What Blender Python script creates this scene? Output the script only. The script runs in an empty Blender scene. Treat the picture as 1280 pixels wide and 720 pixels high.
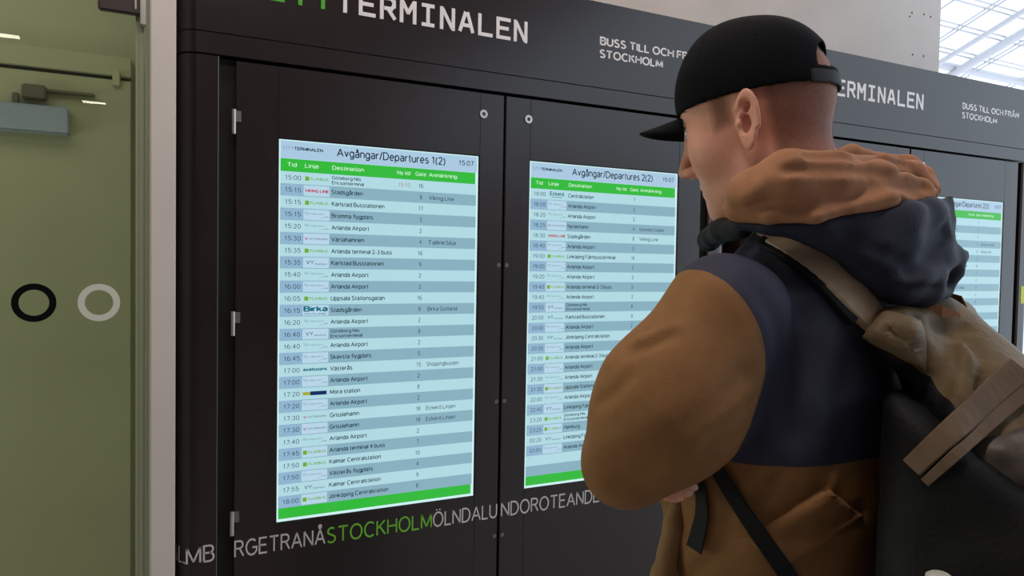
import bpy, bmesh, math
import numpy as np
from mathutils import Vector, Matrix
S = bpy.context.scene
COL = S.collection
R = math.radians

# ---------------------------------------------------------------- camera
YAW, PITCH, ROLL = 0.467789, -0.0327347, 0.0171241
FPX = 929.04
CAM = np.array([-0.333249, -2.025771, 1.52])
_cy, _sy = math.cos(YAW), math.sin(YAW)
FW = np.array([_sy*math.cos(PITCH), _cy*math.cos(PITCH), math.sin(PITCH)])
_r = np.array([_cy, -_sy, 0.0]); _u = np.cross(_r, FW)
RT = _r*math.cos(ROLL) + _u*math.sin(ROLL)
UP = -_r*math.sin(ROLL) + _u*math.cos(ROLL)
cam = bpy.data.cameras.new('camera'); cam.sensor_width = 36.0; cam.lens = FPX/1280*36.0
cam.clip_start = 0.02; cam.clip_end = 300
camo = bpy.data.objects.new('camera', cam); COL.objects.link(camo)
M = Matrix.Identity(4)
for i in range(3):
    M[i][0] = RT[i]; M[i][1] = UP[i]; M[i][2] = -FW[i]; M[i][3] = CAM[i]
camo.matrix_world = M
S.camera = camo

# ---------------------------------------------------------------- world, added fill lights, exposure
vs = S.view_settings
vs.view_transform = 'Standard'; vs.look = 'None'; vs.gamma = 1.0; vs.exposure = 0.0
vs.use_curve_mapping = False
W = bpy.data.worlds.new('overcast_sky'); S.world = W; W.use_nodes = True
bg = W.node_tree.nodes['Background']
bg.inputs[0].default_value = (0.74, 0.87, 1.0, 1); bg.inputs[1].default_value = 2.2

def area_lamp(name, loc, size, power, color, rot=(0, 0, 0)):
    d = bpy.data.lights.new(name, 'AREA'); d.shape = 'RECTANGLE'; d.size, d.size_y = size
    d.energy = power; d.color = color
    o = bpy.data.objects.new(name, d); o.location = loc; o.rotation_euler = rot; COL.objects.link(o)
    return o
area_lamp('corridor_top_fill', (-1.3, 0.7, 2.9), (1.6, 0.6), 9, (1.0, 0.95, 0.78))  # fill added to brighten the corridor from above, no fixture modelled
area_lamp('corridor_side_fill', (-3.1, 0.7, 1.0), (1.2, 1.4), 34, (0.93, 1.0, 0.8), (0, R(-90), 0))  # unseen fill added to lift the lower corridor from the left
area_lamp('hall_fill', (-0.2, -1.6, 3.33), (1.2, 0.2), 20, (1.0, 0.9, 0.82))  # fill added to brighten the cabinet fronts, apart from the modelled ceiling lamps
area_lamp('wall_fill', (0.7, -0.5, 3.33), (3.0, 0.15), 20, (1.0, 0.88, 0.8))  # fill added to brighten the concrete wall, no fixture behind it

# ---------------------------------------------------------------- helpers
def lin(c):
    return tuple(((v/255)/12.92 if v/255 <= .04045 else ((v/255+.055)/1.055)**2.4) for v in c)

def mat(name, rgb, rough=.6, metal=0.0, spec=.5, noise=0.0, nscale=20, bump=0.0, bscale=200, coat=0.0, sss=0.0):
    m = bpy.data.materials.new(name); m.use_nodes = True
    nt = m.node_tree; b = nt.nodes['Principled BSDF']
    c = lin(rgb)
    b.inputs['Base Color'].default_value = (*c, 1)
    b.inputs['Roughness'].default_value = rough; b.inputs['Metallic'].default_value = metal
    b.inputs['Specular IOR Level'].default_value = spec
    if coat: b.inputs['Coat Weight'].default_value = coat; b.inputs['Coat Roughness'].default_value = .05
    if sss:
        b.inputs['Subsurface Weight'].default_value = sss
        b.inputs['Subsurface Radius'].default_value = (.01, .004, .002)
    tc = nt.nodes.new('ShaderNodeTexCoord')
    if noise:
        n = nt.nodes.new('ShaderNodeTexNoise'); n.inputs['Scale'].default_value = nscale; n.inputs['Detail'].default_value = 5
        nt.links.new(tc.outputs['Object'], n.inputs['Vector'])
        rmp = nt.nodes.new('ShaderNodeValToRGB')
        rmp.color_ramp.elements[0].position = .3; rmp.color_ramp.elements[1].position = .7
        rmp.color_ramp.elements[0].color = (*[v*(1-noise) for v in c], 1)
        rmp.color_ramp.elements[1].color = (*[min(1, v*(1+noise)) for v in c], 1)
        nt.links.new(n.outputs['Fac'], rmp.inputs['Fac']); nt.links.new(rmp.outputs['Color'], b.inputs['Base Color'])
    if bump:
        n2 = nt.nodes.new('ShaderNodeTexNoise'); n2.inputs['Scale'].default_value = bscale; n2.inputs['Detail'].default_value = 4
        nt.links.new(tc.outputs['Object'], n2.inputs['Vector'])
        bp = nt.nodes.new('ShaderNodeBump'); bp.inputs['Strength'].default_value = bump; bp.inputs['Distance'].default_value = .002
        nt.links.new(n2.outputs['Fac'], bp.inputs['Height']); nt.links.new(bp.outputs['Normal'], b.inputs['Normal'])
    return m

def emis(name, rgb, strength=1.0):
    m = bpy.data.materials.new(name); m.use_nodes = True; nt = m.node_tree
    nt.nodes.clear()
    e = nt.nodes.new('ShaderNodeEmission'); e.inputs[0].default_value = (*lin(rgb), 1); e.inputs[1].default_value = strength
    o = nt.nodes.new('ShaderNodeOutputMaterial'); nt.links.new(e.outputs[0], o.inputs[0])
    return m

def glass(name, tint, rough=.0, gloss=1.0):
    m = bpy.data.materials.new(name); m.use_nodes = True; nt = m.node_tree; nt.nodes.clear()
    t = nt.nodes.new('ShaderNodeBsdfTransparent'); t.inputs[0].default_value = (*tint, 1)
    g = nt.nodes.new('ShaderNodeBsdfGlossy'); g.inputs['Roughness'].default_value = rough
    fr = nt.nodes.new('ShaderNodeFresnel'); fr.inputs[0].default_value = 1.45
    mu = nt.nodes.new('ShaderNodeMath'); mu.operation = 'MULTIPLY'; mu.inputs[1].default_value = gloss
    mx = nt.nodes.new('ShaderNodeMixShader'); o = nt.nodes.new('ShaderNodeOutputMaterial')
    ge = nt.nodes.new('ShaderNodeNewGeometry'); iv = nt.nodes.new('ShaderNodeMath'); iv.operation = 'SUBTRACT'; iv.inputs[0].default_value = 1.0
    m2 = nt.nodes.new('ShaderNodeMath'); m2.operation = 'MULTIPLY'
    nt.links.new(ge.outputs['Backfacing'], iv.inputs[1]); nt.links.new(iv.outputs[0], m2.inputs[1]); nt.links.new(mu.outputs[0], m2.inputs[0])
    nt.links.new(fr.outputs[0], mu.inputs[0]); nt.links.new(m2.outputs[0], mx.inputs[0])
    nt.links.new(t.outputs[0], mx.inputs[1]); nt.links.new(g.outputs[0], mx.inputs[2]); nt.links.new(mx.outputs[0], o.inputs[0])
    return m

class MB:
    """collects polygons with material slots, links them as ONE mesh object"""
    def __init__(s): s.v = []; s.f = []; s.m = []; s.mats = []; s.sm = []
    def mi(s, m):
        if m not in s.mats: s.mats.append(m)
        return s.mats.index(m)
    def add(s, vs, fs, m, smooth=False):
        k = len(s.v); s.v += [tuple(map(float, v)) for v in vs]
        i = s.mi(m)
        for f in fs: s.f.append(tuple(k+j for j in f)); s.m.append(i); s.sm.append(smooth)
    def quad(s, a, b, c, d, m): s.add([a, b, c, d], [(0, 1, 2, 3)], m)
    def rect(s, x0, x1, z0, z1, y, m): s.quad((x0, y, z0), (x1, y, z0), (x1, y, z1), (x0, y, z1), m)
    def box(s, x0, x1, y0, y1, z0, z1, m, bev=0.0):
        if bev <= 0:
            v = [(x, y, z) for x in (x0, x1) for y in (y0, y1) for z in (z0, z1)]
            s.add(v, [(0, 1, 3, 2), (4, 6, 7, 5), (0, 4, 5, 1), (2, 3, 7, 6), (0, 2, 6, 4), (1, 5, 7, 3)], m)
            return
        bm = bmesh.new(); bmesh.ops.create_cube(bm, size=1)
        for v in bm.verts: v.co = Vector(((x0+x1)/2+v.co.x*(x1-x0), (y0+y1)/2+v.co.y*(y1-y0), (z0+z1)/2+v.co.z*(z1-z0)))
        bmesh.ops.bevel(bm, geom=bm.edges[:], offset=bev, segments=2, affect='EDGES')
        bm.verts.index_update()
        s.add([v.co[:] for v in bm.verts], [[v.index for v in f.verts] for f in bm.faces], m); bm.free()
    def prism(s, pts, z0, z1, m, axis='z', smooth=False):
        """closed outline extruded along an axis; outline (x,y) for z, (x,z) for y"""
        n = len(pts)
        if axis == 'z': v = [(p[0], p[1], z0) for p in pts]+[(p[0], p[1], z1) for p in pts]
        else: v = [(p[0], z0, p[1]) for p in pts]+[(p[0], z1, p[1]) for p in pts]
        s.add(v, [(i, (i+1) % n, n+(i+1) % n, n+i) for i in range(n)], m, smooth)
        s.add(v, [tuple(range(n))[::-1], tuple(range(n, 2*n))], m)
    def tube(s, pts, r, m, n=12, caps=True):
        pts = [np.array(p, float) for p in pts]; rs = r if hasattr(r, '__len__') else [r]*len(pts)
        rings = []; ref = None
        for i, p in enumerate(pts):
            t = pts[min(i+1, len(pts)-1)]-pts[max(i-1, 0)]; t /= np.linalg.norm(t)
            if ref is None:
                ref = np.cross(t, (0, 0, 1.0));
                if np.linalg.norm(ref) < 1e-3: ref = np.cross(t, (0, 1.0, 0))
            a = ref-t*(ref@t); a /= np.linalg.norm(a); ref = a; b = np.cross(t, a)
            rings.append([p+rs[i]*(a*math.cos(q)+b*math.sin(q)) for q in np.linspace(0, 2*math.pi, n, endpoint=False)])
        v = [q for g in rings for q in g]
        f = [(i*n+j, i*n+(j+1) % n, (i+1)*n+(j+1) % n, (i+1)*n+j) for i in range(len(pts)-1) for j in range(n)]
        s.add(v, f, m, True)
        if caps: s.add(rings[0], [tuple(range(n))[::-1]], m); s.add(rings[-1], [tuple(range(n))], m)
    def ring(s, c, r0, r1, y0, y1, m, n=40):
        """annulus facing -y with thickness"""
        v = []; f = []
        for i in range(n):
            a = 2*math.pi*i/n; ca, sa = math.cos(a), math.sin(a)
            v += [(c[0]+r0*ca, y0, c[1]+r0*sa), (c[0]+r1*ca, y0, c[1]+r1*sa), (c[0]+r1*ca, y1, c[1]+r1*sa), (c[0]+r0*ca, y1, c[1]+r0*sa)]
        for i in range(n):
            a, b = i*4, ((i+1) % n)*4
            for k in range(4): f.append((a+k, b+k, b+(k+1) % 4, a+(k+1) % 4))
        s.add(v, f, m, False)
    def build(s, name, parent=None, loc=(0, 0, 0), kind=None, label=None, cat=None, group=None):
        me = bpy.data.meshes.new(name)
        lo = np.array(loc, float)
        me.from_pydata([tuple(np.array(v)-lo) for v in s.v] if any(loc) else s.v, [], s.f)
        for m in s.mats: me.materials.append(m)
        me.polygons.foreach_set('material_index', s.m); me.polygons.foreach_set('use_smooth', s.sm)
        me.update()
        bm = bmesh.new(); bm.from_mesh(me); bmesh.ops.recalc_face_normals(bm, faces=bm.faces[:]); bm.to_mesh(me); bm.free()
        o = bpy.data.objects.new(name, me); COL.objects.link(o); o.location = loc
        if parent: o.parent = parent
        tag(o, label, cat, group, kind)
        return o

def tag(o, label=None, cat=None, group=None, kind=None):
    if label: o['label'] = label
    if cat: o['category'] = cat
    if group: o['group'] = group
    if kind: o['kind'] = kind
    return o

def thing(name, label, cat, loc=(0, 0, 0), rz=0.0, group=None, kind=None):
    o = bpy.data.objects.new(name, None); COL.objects.link(o); o.location = loc; o.rotation_euler = (0, 0, rz)
    o.empty_display_size = .1
    return tag(o, label, cat, group, kind)

def copy_tree(o, parent=None):
    c = o.copy(); COL.objects.link(c)
    if parent: c.parent = parent
    for ch in list(o.children): copy_tree(ch, c)
    return c

# a plain sans alphabet drawn as pen strokes; capital height 1
def _arc(cx, cy, rx, ry, a0, a1, n=9):
    return [(cx+rx*math.cos(R(a)), cy+ry*math.sin(R(a))) for a in np.linspace(a0, a1, n)]
def _dots(*c): return [[(x-.055, y), (x+.055, y)] for x, y in c]
_X = .74
_bowl = [_arc(.29, .36, .29, .37, 0, 360, 15)]
GL = {
 'A': (.82, [[(0, 0), (.41, 1), (.82, 0)], [(.14, .34), (.68, .34)]]),
 'B': (.64, [[(0, 0), (0, 1), (.36, 1)]+_arc(.36, .77, .24, .23, 90, -90)+[(0, .54)], [(.36, .54)]+_arc(.36, .27, .28, .27, 90, -90)+[(0, 0)]]),
 'C': (.78, [_arc(.44, .5, .44, .51, 48, 312, 13)]), 'D': (.74, [[(0, 0), (0, 1), (.28, 1)]+_arc(.28, .5, .46, .5, 90, -90, 11)+[(0, 0)]]),
 'E': (.6, [[(.6, 1), (0, 1), (0, 0), (.62, 0)], [(0, .53), (.55, .53)]]), 'F': (.56, [[(.58, 1), (0, 1), (0, 0)], [(0, .52), (.5, .52)]]),
 'G': (.84, [_arc(.45, .5, .45, .51, 48, 330, 13)+[(.84, .47), (.5, .47)]]), 'H': (.72, [[(0, 0), (0, 1)], [(.72, 0), (.72, 1)], [(0, .53), (.72, .53)]]),
 'I': (.02, [[(0, 0), (0, 1)]]), 'J': (.42, [[(.42, 1), (.42, .25)]+_arc(.21, .22, .21, .22, 0, -180, 7)]),
 'K': (.66, [[(0, 0), (0, 1)], [(.62, 1), (.02, .45)], [(.22, .6), (.68, 0)]]), 'L': (.55, [[(0, 1), (0, 0), (.56, 0)]]),
 'M': (.86, [[(0, 0), (0, 1), (.43, .08), (.86, 1), (.86, 0)]]), 'N': (.72, [[(0, 0), (0, 1), (.72, 0), (.72, 1)]]), 'O': (.9, [_arc(.45, .5, .45, .51, 0, 360, 21)]),
 'P': (.6, [[(0, 0), (0, 1), (.34, 1)]+_arc(.34, .75, .27, .25, 90, -90)+[(0, .5)]]), 'R': (.66, [[(0, 0), (0, 1), (.36, 1)]+_arc(.36, .76, .26, .24, 90, -90)+[(0, .52)], [(.36, .52), (.68, 0)]]),
 'S': (.62, [_arc(.31, .755, .27, .25, 40, 200, 9)+[(.12, .61), (.5, .43)]+_arc(.31, .25, .3, .26, 25, -150, 10)]), 'T': (.74, [[(0, 1), (.74, 1)], [(.37, 1), (.37, 0)]]),
 'U': (.7, [[(0, 1), (0, .35)]+_arc(.35, .33, .35, .34, 180, 360, 11)+[(.7, 1)]]), 'V': (.78, [[(0, 1), (.39, 0), (.78, 1)]]), 'W': (1.1, [[(0, 1), (.27, 0), (.55, 1), (.83, 0), (1.1, 1)]]),
 'X': (.74, [[(0, 0), (.72, 1)], [(0, 1), (.74, 0)]]), 'Y': (.76, [[(0, 1), (.38, .45), (.76, 1)], [(.38, .45), (.38, 0)]]), 'Z': (.66, [[(0, 1), (.64, 1), (0, 0), (.66, 0)]]),
 'a': (.52, [_arc(.27, .54, .24, .2, 160, 0, 8)+[(.51, .0)], [(.51, .42)]+_arc(.25, .2, .25, .2, 80, 300, 9)+[(.51, .18)]]), 'b': (.56, [[(0, 1), (0, 0)], _arc(.28, .36, .28, .37, 0, 360, 15)]),
 'c': (.5, [_arc(.28, .36, .28, .37, 48, 312, 11)]), 'd': (.56, [[(.56, 1), (.56, 0)], _arc(.28, .36, .28, .37, 0, 360, 15)]), 'e': (.56, [[(.02, .38), (.56, .38)]+_arc(.28, .36, .28, .37, 5, 315, 13)]),
 'f': (.3, [_arc(.32, .84, .17, .16, 80, 180, 5)+[(.15, 0)], [(0, .72), (.32, .72)]]), 'g': (.56, [_arc(.28, .36, .28, .37, 0, 360, 15), [(.56, .72), (.56, -.08)]+_arc(.28, -.06, .28, .22, 0, -150, 8)]),
 'h': (.52, [[(0, 0), (0, 1)], [(0, .44)]+_arc(.26, .46, .26, .27, 165, 0, 8)+[(.52, 0)]]), 'i': (.02, [[(0, 0), (0, .72)], [(0, .88), (0, 1)]]), 'j': (.1, [[(.08, .72), (.08, -.15), (-.02, -.26)], [(.08, .88), (.08, 1)]]),
 'k': (.5, [[(0, 0), (0, 1)], [(.46, .72), (.02, .28)], [(.18, .44), (.5, 0)]]), 'l': (.02, [[(0, 0), (0, 1)]]),
 'm': (.82, [[(0, 0), (0, .72)], [(0, .46)]+_arc(.205, .5, .205, .23, 165, 0, 7)+[(.41, 0)], [(.41, .46)]+_arc(.615, .5, .205, .23, 165, 0, 7)+[(.82, 0)]]),
 'n': (.52, [[(0, 0), (0, .72)], [(0, .44)]+_arc(.26, .46, .26, .27, 165, 0, 8)+[(.52, 0)]]), 'o': (.58, _bowl), 'p': (.56, [[(0, .72), (0, -.28)], _arc(.28, .36, .28, .37, 0, 360, 15)]),
 'r': (.3, [[(0, 0), (0, .72)], [(0, .42)]+_arc(.28, .44, .28, .28, 165, 80, 5)]), 's': (.46, [_arc(.23, .54, .2, .19, 40, 200, 7)+[(.09, .43), (.37, .32)]+_arc(.23, .19, .22, .2, 25, -150, 8)]),
 't': (.28, [[(.13, .93), (.13, .14)]+_arc(.27, .14, .14, .14, 180, 275, 4), [(0, .72), (.28, .72)]]), 'u': (.52, [[(0, .72), (0, .28)]+_arc(.26, .27, .26, .27, 180, 350, 8), [(.52, .72), (.52, 0)]]),
 'v': (.5, [[(0, .72), (.25, 0), (.5, .72)]]), 'w': (.76, [[(0, .72), (.19, 0), (.38, .72), (.57, 0), (.76, .72)]]), 'x': (.48, [[(0, 0), (.47, .72)], [(0, .72), (.48, 0)]]), 'y': (.5, [[(0, .72), (.26, 0)], [(.5, .72), (.2, -.2), (.06, -.26)]]),
 'z': (.46, [[(0, .7), (.45, .7), (0, .02), (.46, .02)]]),
 '0': (.56, [_arc(.28, .5, .28, .5, 0, 360, 17)]), '1': (.4, [[(.06, .78), (.26, 1), (.26, 0)]]), '2': (.56, [_arc(.27, .73, .26, .27, 165, -30, 9)+[(0, .0), (.56, 0)]]),
 '3': (.56, [_arc(.26, .76, .24, .24, 160, -80, 9)+_arc(.27, .27, .28, .27, 85, -160, 9)]), '4': (.58, [[(.42, 0), (.42, 1), (0, .3), (.58, .3)]]), '5': (.56, [[(.5, 1), (.1, 1), (.05, .5)]+_arc(.27, .33, .28, .33, 125, -155, 10)]),
 '6': (.56, [_arc(.28, .31, .28, .31, 0, 360, 13), _arc(.32, .5, .32, .5, 65, 190, 7)]), '7': (.56, [[(0, 1), (.56, 1), (.2, 0)]]), '8': (.56, [_arc(.28, .76, .23, .24, 0, 360, 13), _arc(.28, .27, .28, .27, 0, 360, 13)]),
 '9': (.56, [_arc(.28, .69, .28, .31, 0, 360, 13), _arc(.24, .5, .32, .5, -115, 10, 7)]), ':': (.05, [[(0, .05), (0, .17)], [(0, .58), (0, .7)]]), '-': (.28, [[(0, .36), (.28, .36)]]), '/': (.3, [[(0, -.04), (.3, 1.04)]]),
 '(': (.2, [_arc(.42, .4, .42, .64, 120, 240, 7)]), ')': (.2, [_arc(-.22, .4, .42, .64, 60, -60, 7)]), ' ': (.1, []),
}
for _c, _o, _d in (('Å', 'A', _arc(.41, 1.2, .11, .11, 0, 360, 9)), ('å', 'a', _arc(.27, .97, .1, .1, 0, 360, 9))): GL[_c] = (GL[_o][0], GL[_o][1]+[_d])
for _c, _o, _w, _h in (('Ö', 'O', .45, 1.2), ('Ä', 'A', .41, 1.18), ('ö', 'o', .29, .93), ('ä', 'a', .27, .93)): GL[_c] = (GL[_o][0], GL[_o][1]+_dots((_w-.15, _h), (_w+.15, _h)))
_tc = {}
def text_geo(s, t=.12, gap=.24):
    """a word as flat polygons, capital height 1, cached"""
    key = (s, t, gap)
    if key in _tc: return _tc[key]
    V = []; F = []; x = 0.0
    for ch in s:
        w, strokes = GL[ch]
        cut = []
        for st in strokes:
            cur = [st[0]]
            for i in range(1, len(st)):
                cur.append(st[i])
                if i < len(st)-1:
                    u = np.subtract(st[i], st[i-1]); w2 = np.subtract(st[i+1], st[i])
                    if u@w2 < -.25*np.linalg.norm(u)*np.linalg.norm(w2):
                        cut.append(cur); cur = [st[i]]
            cut.append(cur)
        for st in cut:
            p = np.array([q for i, q in enumerate(st) if i == 0 or math.dist(q, st[i-1]) > 1e-6], float); n = len(p)
            if n < 2: continue
            closed = np.linalg.norm(p[0]-p[-1]) < 1e-6
            d = np.diff(p, axis=0); d /= np.linalg.norm(d, axis=1)[:, None]; nn = np.stack([-d[:, 1], d[:, 0]], 1)
            k = len(V)
            for i in range(n):
                a = nn[i-1] if i > 0 else (nn[-1] if closed else nn[0]); c = nn[i] if i < n-1 else (nn[0] if closed else nn[-1])
                m = a+c; q = m@m
                m = m*(2/q) if q > .8 else c*1.0
                V += [p[i]+m*t/2+(x, 0), p[i]-m*t/2+(x, 0)]
            F += [(k+2*i, k+2*i+1, k+2*i+3, k+2*i+2) for i in range(n-1)]
        x += w+gap
    V = np.array(V) if V else np.zeros((0, 2))
    V[:, 1] = V[:, 1]*(1-t)+t/2 if len(V) else 0
    _tc[key] = (V, F); return _tc[key]

def put_text(mb, s, x, z, capz, m, y, width=None, align='l', xs=1.0, t=.12, gap=.24):
    """text on a board-parallel plane; capz = capital height"""
    v, f = text_geo(s, t, gap)
    if not len(v): return
    mn, mx = v[:, 0].min(), v[:, 0].max()
    sx = width/(mx-mn) if width else capz*xs
    ox = x - (mn*sx if align == 'l' else mx*sx if align == 'r' else (mn+mx)/2*sx)
    mb.add([(ox+p[0]*sx, y, z+p[1]*capz) for p in v], f, m)

# ---------------------------------------------------------------- materials
M_metal = mat('dark_brown_powder_coat', (34, 24, 25), rough=.25, spec=.45, noise=.15, nscale=3, bump=.05, bscale=900)
M_black = mat('black_recess', (8, 8, 9), rough=.8)
M_conc = mat('pale_concrete', (190, 179, 172), rough=.85, noise=.06, nscale=4, bump=.15, bscale=60)
M_hole = mat('dark_tie_hole', (95, 85, 80), rough=.9)
M_floor = mat('grey_stone_floor', (176, 168, 160), rough=.35, noise=.15, nscale=12)
M_ceil = mat('ceiling_paint', (150, 144, 140), rough=.9, noise=.04, nscale=6)
M_hall = mat('hall_wall_paint', (150, 140, 134), rough=.9, noise=.1, nscale=2)
M_post = mat('light_grey_post_paint', (205, 194, 187), rough=.5, noise=.03, nscale=5)
M_olive = mat('olive_beige_paint', (172, 172, 156), rough=.75, noise=.05, nscale=3)
M_olive2 = mat('olive_beige_door_paint', (166, 166, 148), rough=.6, noise=.04, nscale=3)
M_white = mat('white_letter_vinyl', (222, 216, 216), rough=.55, noise=.03)
M_white2 = mat('grey_letter_vinyl', (196, 188, 187), rough=.55, noise=.03)
M_green = mat('green_letter_vinyl', (66, 160, 30), rough=.55, noise=.03)
M_green2 = mat('dull_green_letter_vinyl', (104, 178, 40), rough=.55, noise=.03)
M_steel = mat('brushed_steel', (190, 186, 182), rough=.35, metal=.8, noise=.05)
M_steel2 = mat('dull_steel', (110, 104, 98), rough=.5, metal=.4)
M_bronze = mat('dark_bronze_fitting', (62, 52, 50), rough=.45, metal=.4)
M_closer = mat('blue_grey_closer_shell', (150, 160, 188), rough=.5, noise=.03)
M_roof = mat('white_steel_tube', (176, 172, 176), rough=.45, noise=.03)
M_glass = glass('olive_tinted_glass', (.84, .87, .79))
M_edge = mat('glass_edge_green', (140, 146, 118), rough=.3)
M_pane = glass('clear_screen_pane', (.97, .98, .98), rough=.03, gloss=.8)
M_roofglass = glass('roof_glass', (.96, .98, .98), gloss=.3)
M_ringk = mat('black_ring_vinyl', (7, 7, 8), rough=.7, spec=.1)
M_ringw = mat('white_ring_vinyl', (205, 203, 190), rough=.5)
M_yellow = mat('yellow_reflection', (196, 196, 60), rough=.6)
M_lamp = emis('lamp_diffuser_glow', (255, 250, 222), 30.0)

# ---------------------------------------------------------------- structure
def struct(mb, name): return mb.build(name, kind='structure')
b = MB(); b.box(-4, 9, -9.5, 10.5, -.1, 0, M_floor); struct(b, 'floor')
b = MB(); b.box(-4, 2.6, -9.5, .55, 3.4, 3.55, M_ceil); struct(b, 'ceiling')
b = MB(); b.box(-4, 9, -9.6, -9.5, 0, 3.4, M_hall); struct(b, 'wall_front')
b = MB(); b.box(-4.1, -4, -9.5, 0, 0, 3.4, M_hall); struct(b, 'wall_left')
b = MB(); b.box(-.245, 3.143, .3, .55, 0, 3.4, M_conc)
for (x, z) in ((2.93, 2.735), (2.915, 2.715), (3.018, 2.742), (3.068, 2.738), (2.945, 2.542), (3.025, 2.546)):
    b.ring((x, z), 0, .0042, .298, .301, M_hole, 12)
struct(b, 'wall_back')
b = MB(); b.box(-.305, -.2475, -.015, .55, 0, 3.4, M_post, .003); struct(b, 'trim_1')
# corridor behind the glass door
b = MB(); b.box(-3.2, -.2, 1.4, 1.5, 0, 3.0, M_olive)
struct(b, 'wall_corridor_back')
b = MB(); b.box(-.305, -.245, .55, 1.4, 0, 3.0, M_olive); struct(b, 'wall_corridor_side')
b = MB(); b.box(-3.2, -.2, -.02, 1.5, 3.0, 3.1, M_olive); struct(b, 'ceiling_corridor')
b = MB(); b.box(-3.3, -3.2, 0, 1.5, 0, 3.0, M_olive); struct(b, 'wall_corridor_left')
b = MB(); b.box(-4, -.305, -.01, .03, 2.62, 3.4, M_olive); struct(b, 'wall_lintel')
# inner door with its frame and closer
d2 = thing('door_2', 'olive beige inner door with blue grey closer seen through the glass', 'door', (-1.2, 1.38, 0), kind='structure')
def part(mb, name, root, **k):
    l = root.location
    o = mb.build(name, None, tuple(l), **k); o.location = (0, 0, 0); o.parent = root
    return o
b = MB(); b.box(-1.45, -.352, 1.345, 1.4, 2.235, 2.318, M_olive2, .004); part(b, 'frame', d2)
b = MB(); b.box(-1.45, -.354, 1.346, 1.4, .01, 2.222, M_olive2, .003); part(b, 'leaf', d2)
b = MB(); b.box(-1.44, -.42, 1.349, 1.372, 2.222, 2.2345, M_black); part(b, 'shadow_gap', d2)
b = MB(); b.box(-.83, -.565, 1.30, 1.37, 1.985, 2.088, M_closer, .006); part(b, 'door_closer', d2)
b = MB(); b.box(-.72, -.64, 1.31, 1.37, 2.11, 2.165, M_steel2, .006); b.box(-.66, -.48, 1.325, 1.345, 2.143, 2.156, M_steel2, .003); b.box(-.75,-.73,1.32,1.345,2.088,2.13,M_steel2,.003); part(b, 'closer_arm', d2)
b = MB(); b.box(-.42, -.392, 1.332, 1.346, 2.195, 2.258, M_olive, .004); part(b, 'latch_bracket', d2)
# glass door
d1 = thing('door_1', 'olive tinted glass door with a black ring and a white ring on it', 'door', (-.9, .005, 0), kind='structure')
b = MB(); b.box(-1.35, -.328, 0, .01, .01, 2.6, M_glass); part(b, 'glass_panel', d1)
b = MB(); b.box(-.328, -.318, -.002, .012, .01, 2.6, M_edge); b.box(-.336,-.3285,-.0005,.0105,.01,2.6,M_edge); part(b, 'edge_seal', d1)
b = MB(); b.box(-.316, -.306, -.006, .03, 0, 2.6, M_edge, .001); part(b, 'jamb', d1)
b = MB(); b.box(-.415, -.322, -.018, -.001, 2.098, 2.26, M_bronze, .004); b.box(-.338, -.334, -.021, -.017, 2.11, 2.24, M_steel, .001); b.box(-.326, -.314, -.022, -.004, 2.075, 2.26, M_steel, .002); part(b, 'hinge', d1, label='dark bronze patch hinge')
b = MB(); b.ring((-.545, 1.411), .0300, .0445, -.0012, -.0002, M_ringk, 64); part(b, 'ring', d1, label='black ring')
b = MB(); b.ring((-.4135, 1.4105), .0298, .0445, -.0012, -.0002, M_ringw, 64); part(b, 'ring', d1, label='white ring')

# glass roof beyond: sloping 20 degrees, white tubes
ta = math.tan(R(20))
def roof_z(y, off=0): return 6.623-(y-9.0)*ta+off
for (y, r, dz) in ((6.3, .05, 0), (6.98, .05, 0), (7.65, .05, 0), (8.32, .05, 0), (9.0, .05, 0), (9.5, .10, .0), (10.2, .06, .0), (5.6, .05, 0)):
    for k in (-.06, .06):
        if r != .05 and k > 0: continue
        b = MB(); b.tube([(11, y+k, roof_z(y+k, dz)), (28, y+k, roof_z(y+k, dz))], r*(.45 if r == .05 else 1), M_roof, 10)
        tag(b.build('roof_purlin', kind='structure'))
for x, r in ((13.5, .07), (16.45, .06), (17.35, .10), (20.6, .1)):
    b = MB(); b.tube([(x, y, roof_z(y)-.16) for y in np.linspace(11, 4, 8)], r, M_roof, 12); b.build('roof_rib', kind='structure')
for x in (14.6, 15.68, 15.82, 17.98, 18.16, 19.9, 20.1):
    b = MB(); b.tube([(x, y, roof_z(y)-.03) for y in (11, 4)], .022, M_roof, 8); b.build('roof_glazing_bar', kind='structure')
b = MB(); b.quad((10, 11, roof_z(11)+.1), (29, 11, roof_z(11)+.1), (29, 3.5, roof_z(3.5)+.1), (10, 3.5, roof_z(3.5)+.1), M_roofglass); b.build('roof_glass', kind='structure')
b = MB(); b.box(3.9, 9, 10.4, 10.5, 0, 1.2, M_hall); struct(b, 'wall_atrium')

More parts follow.
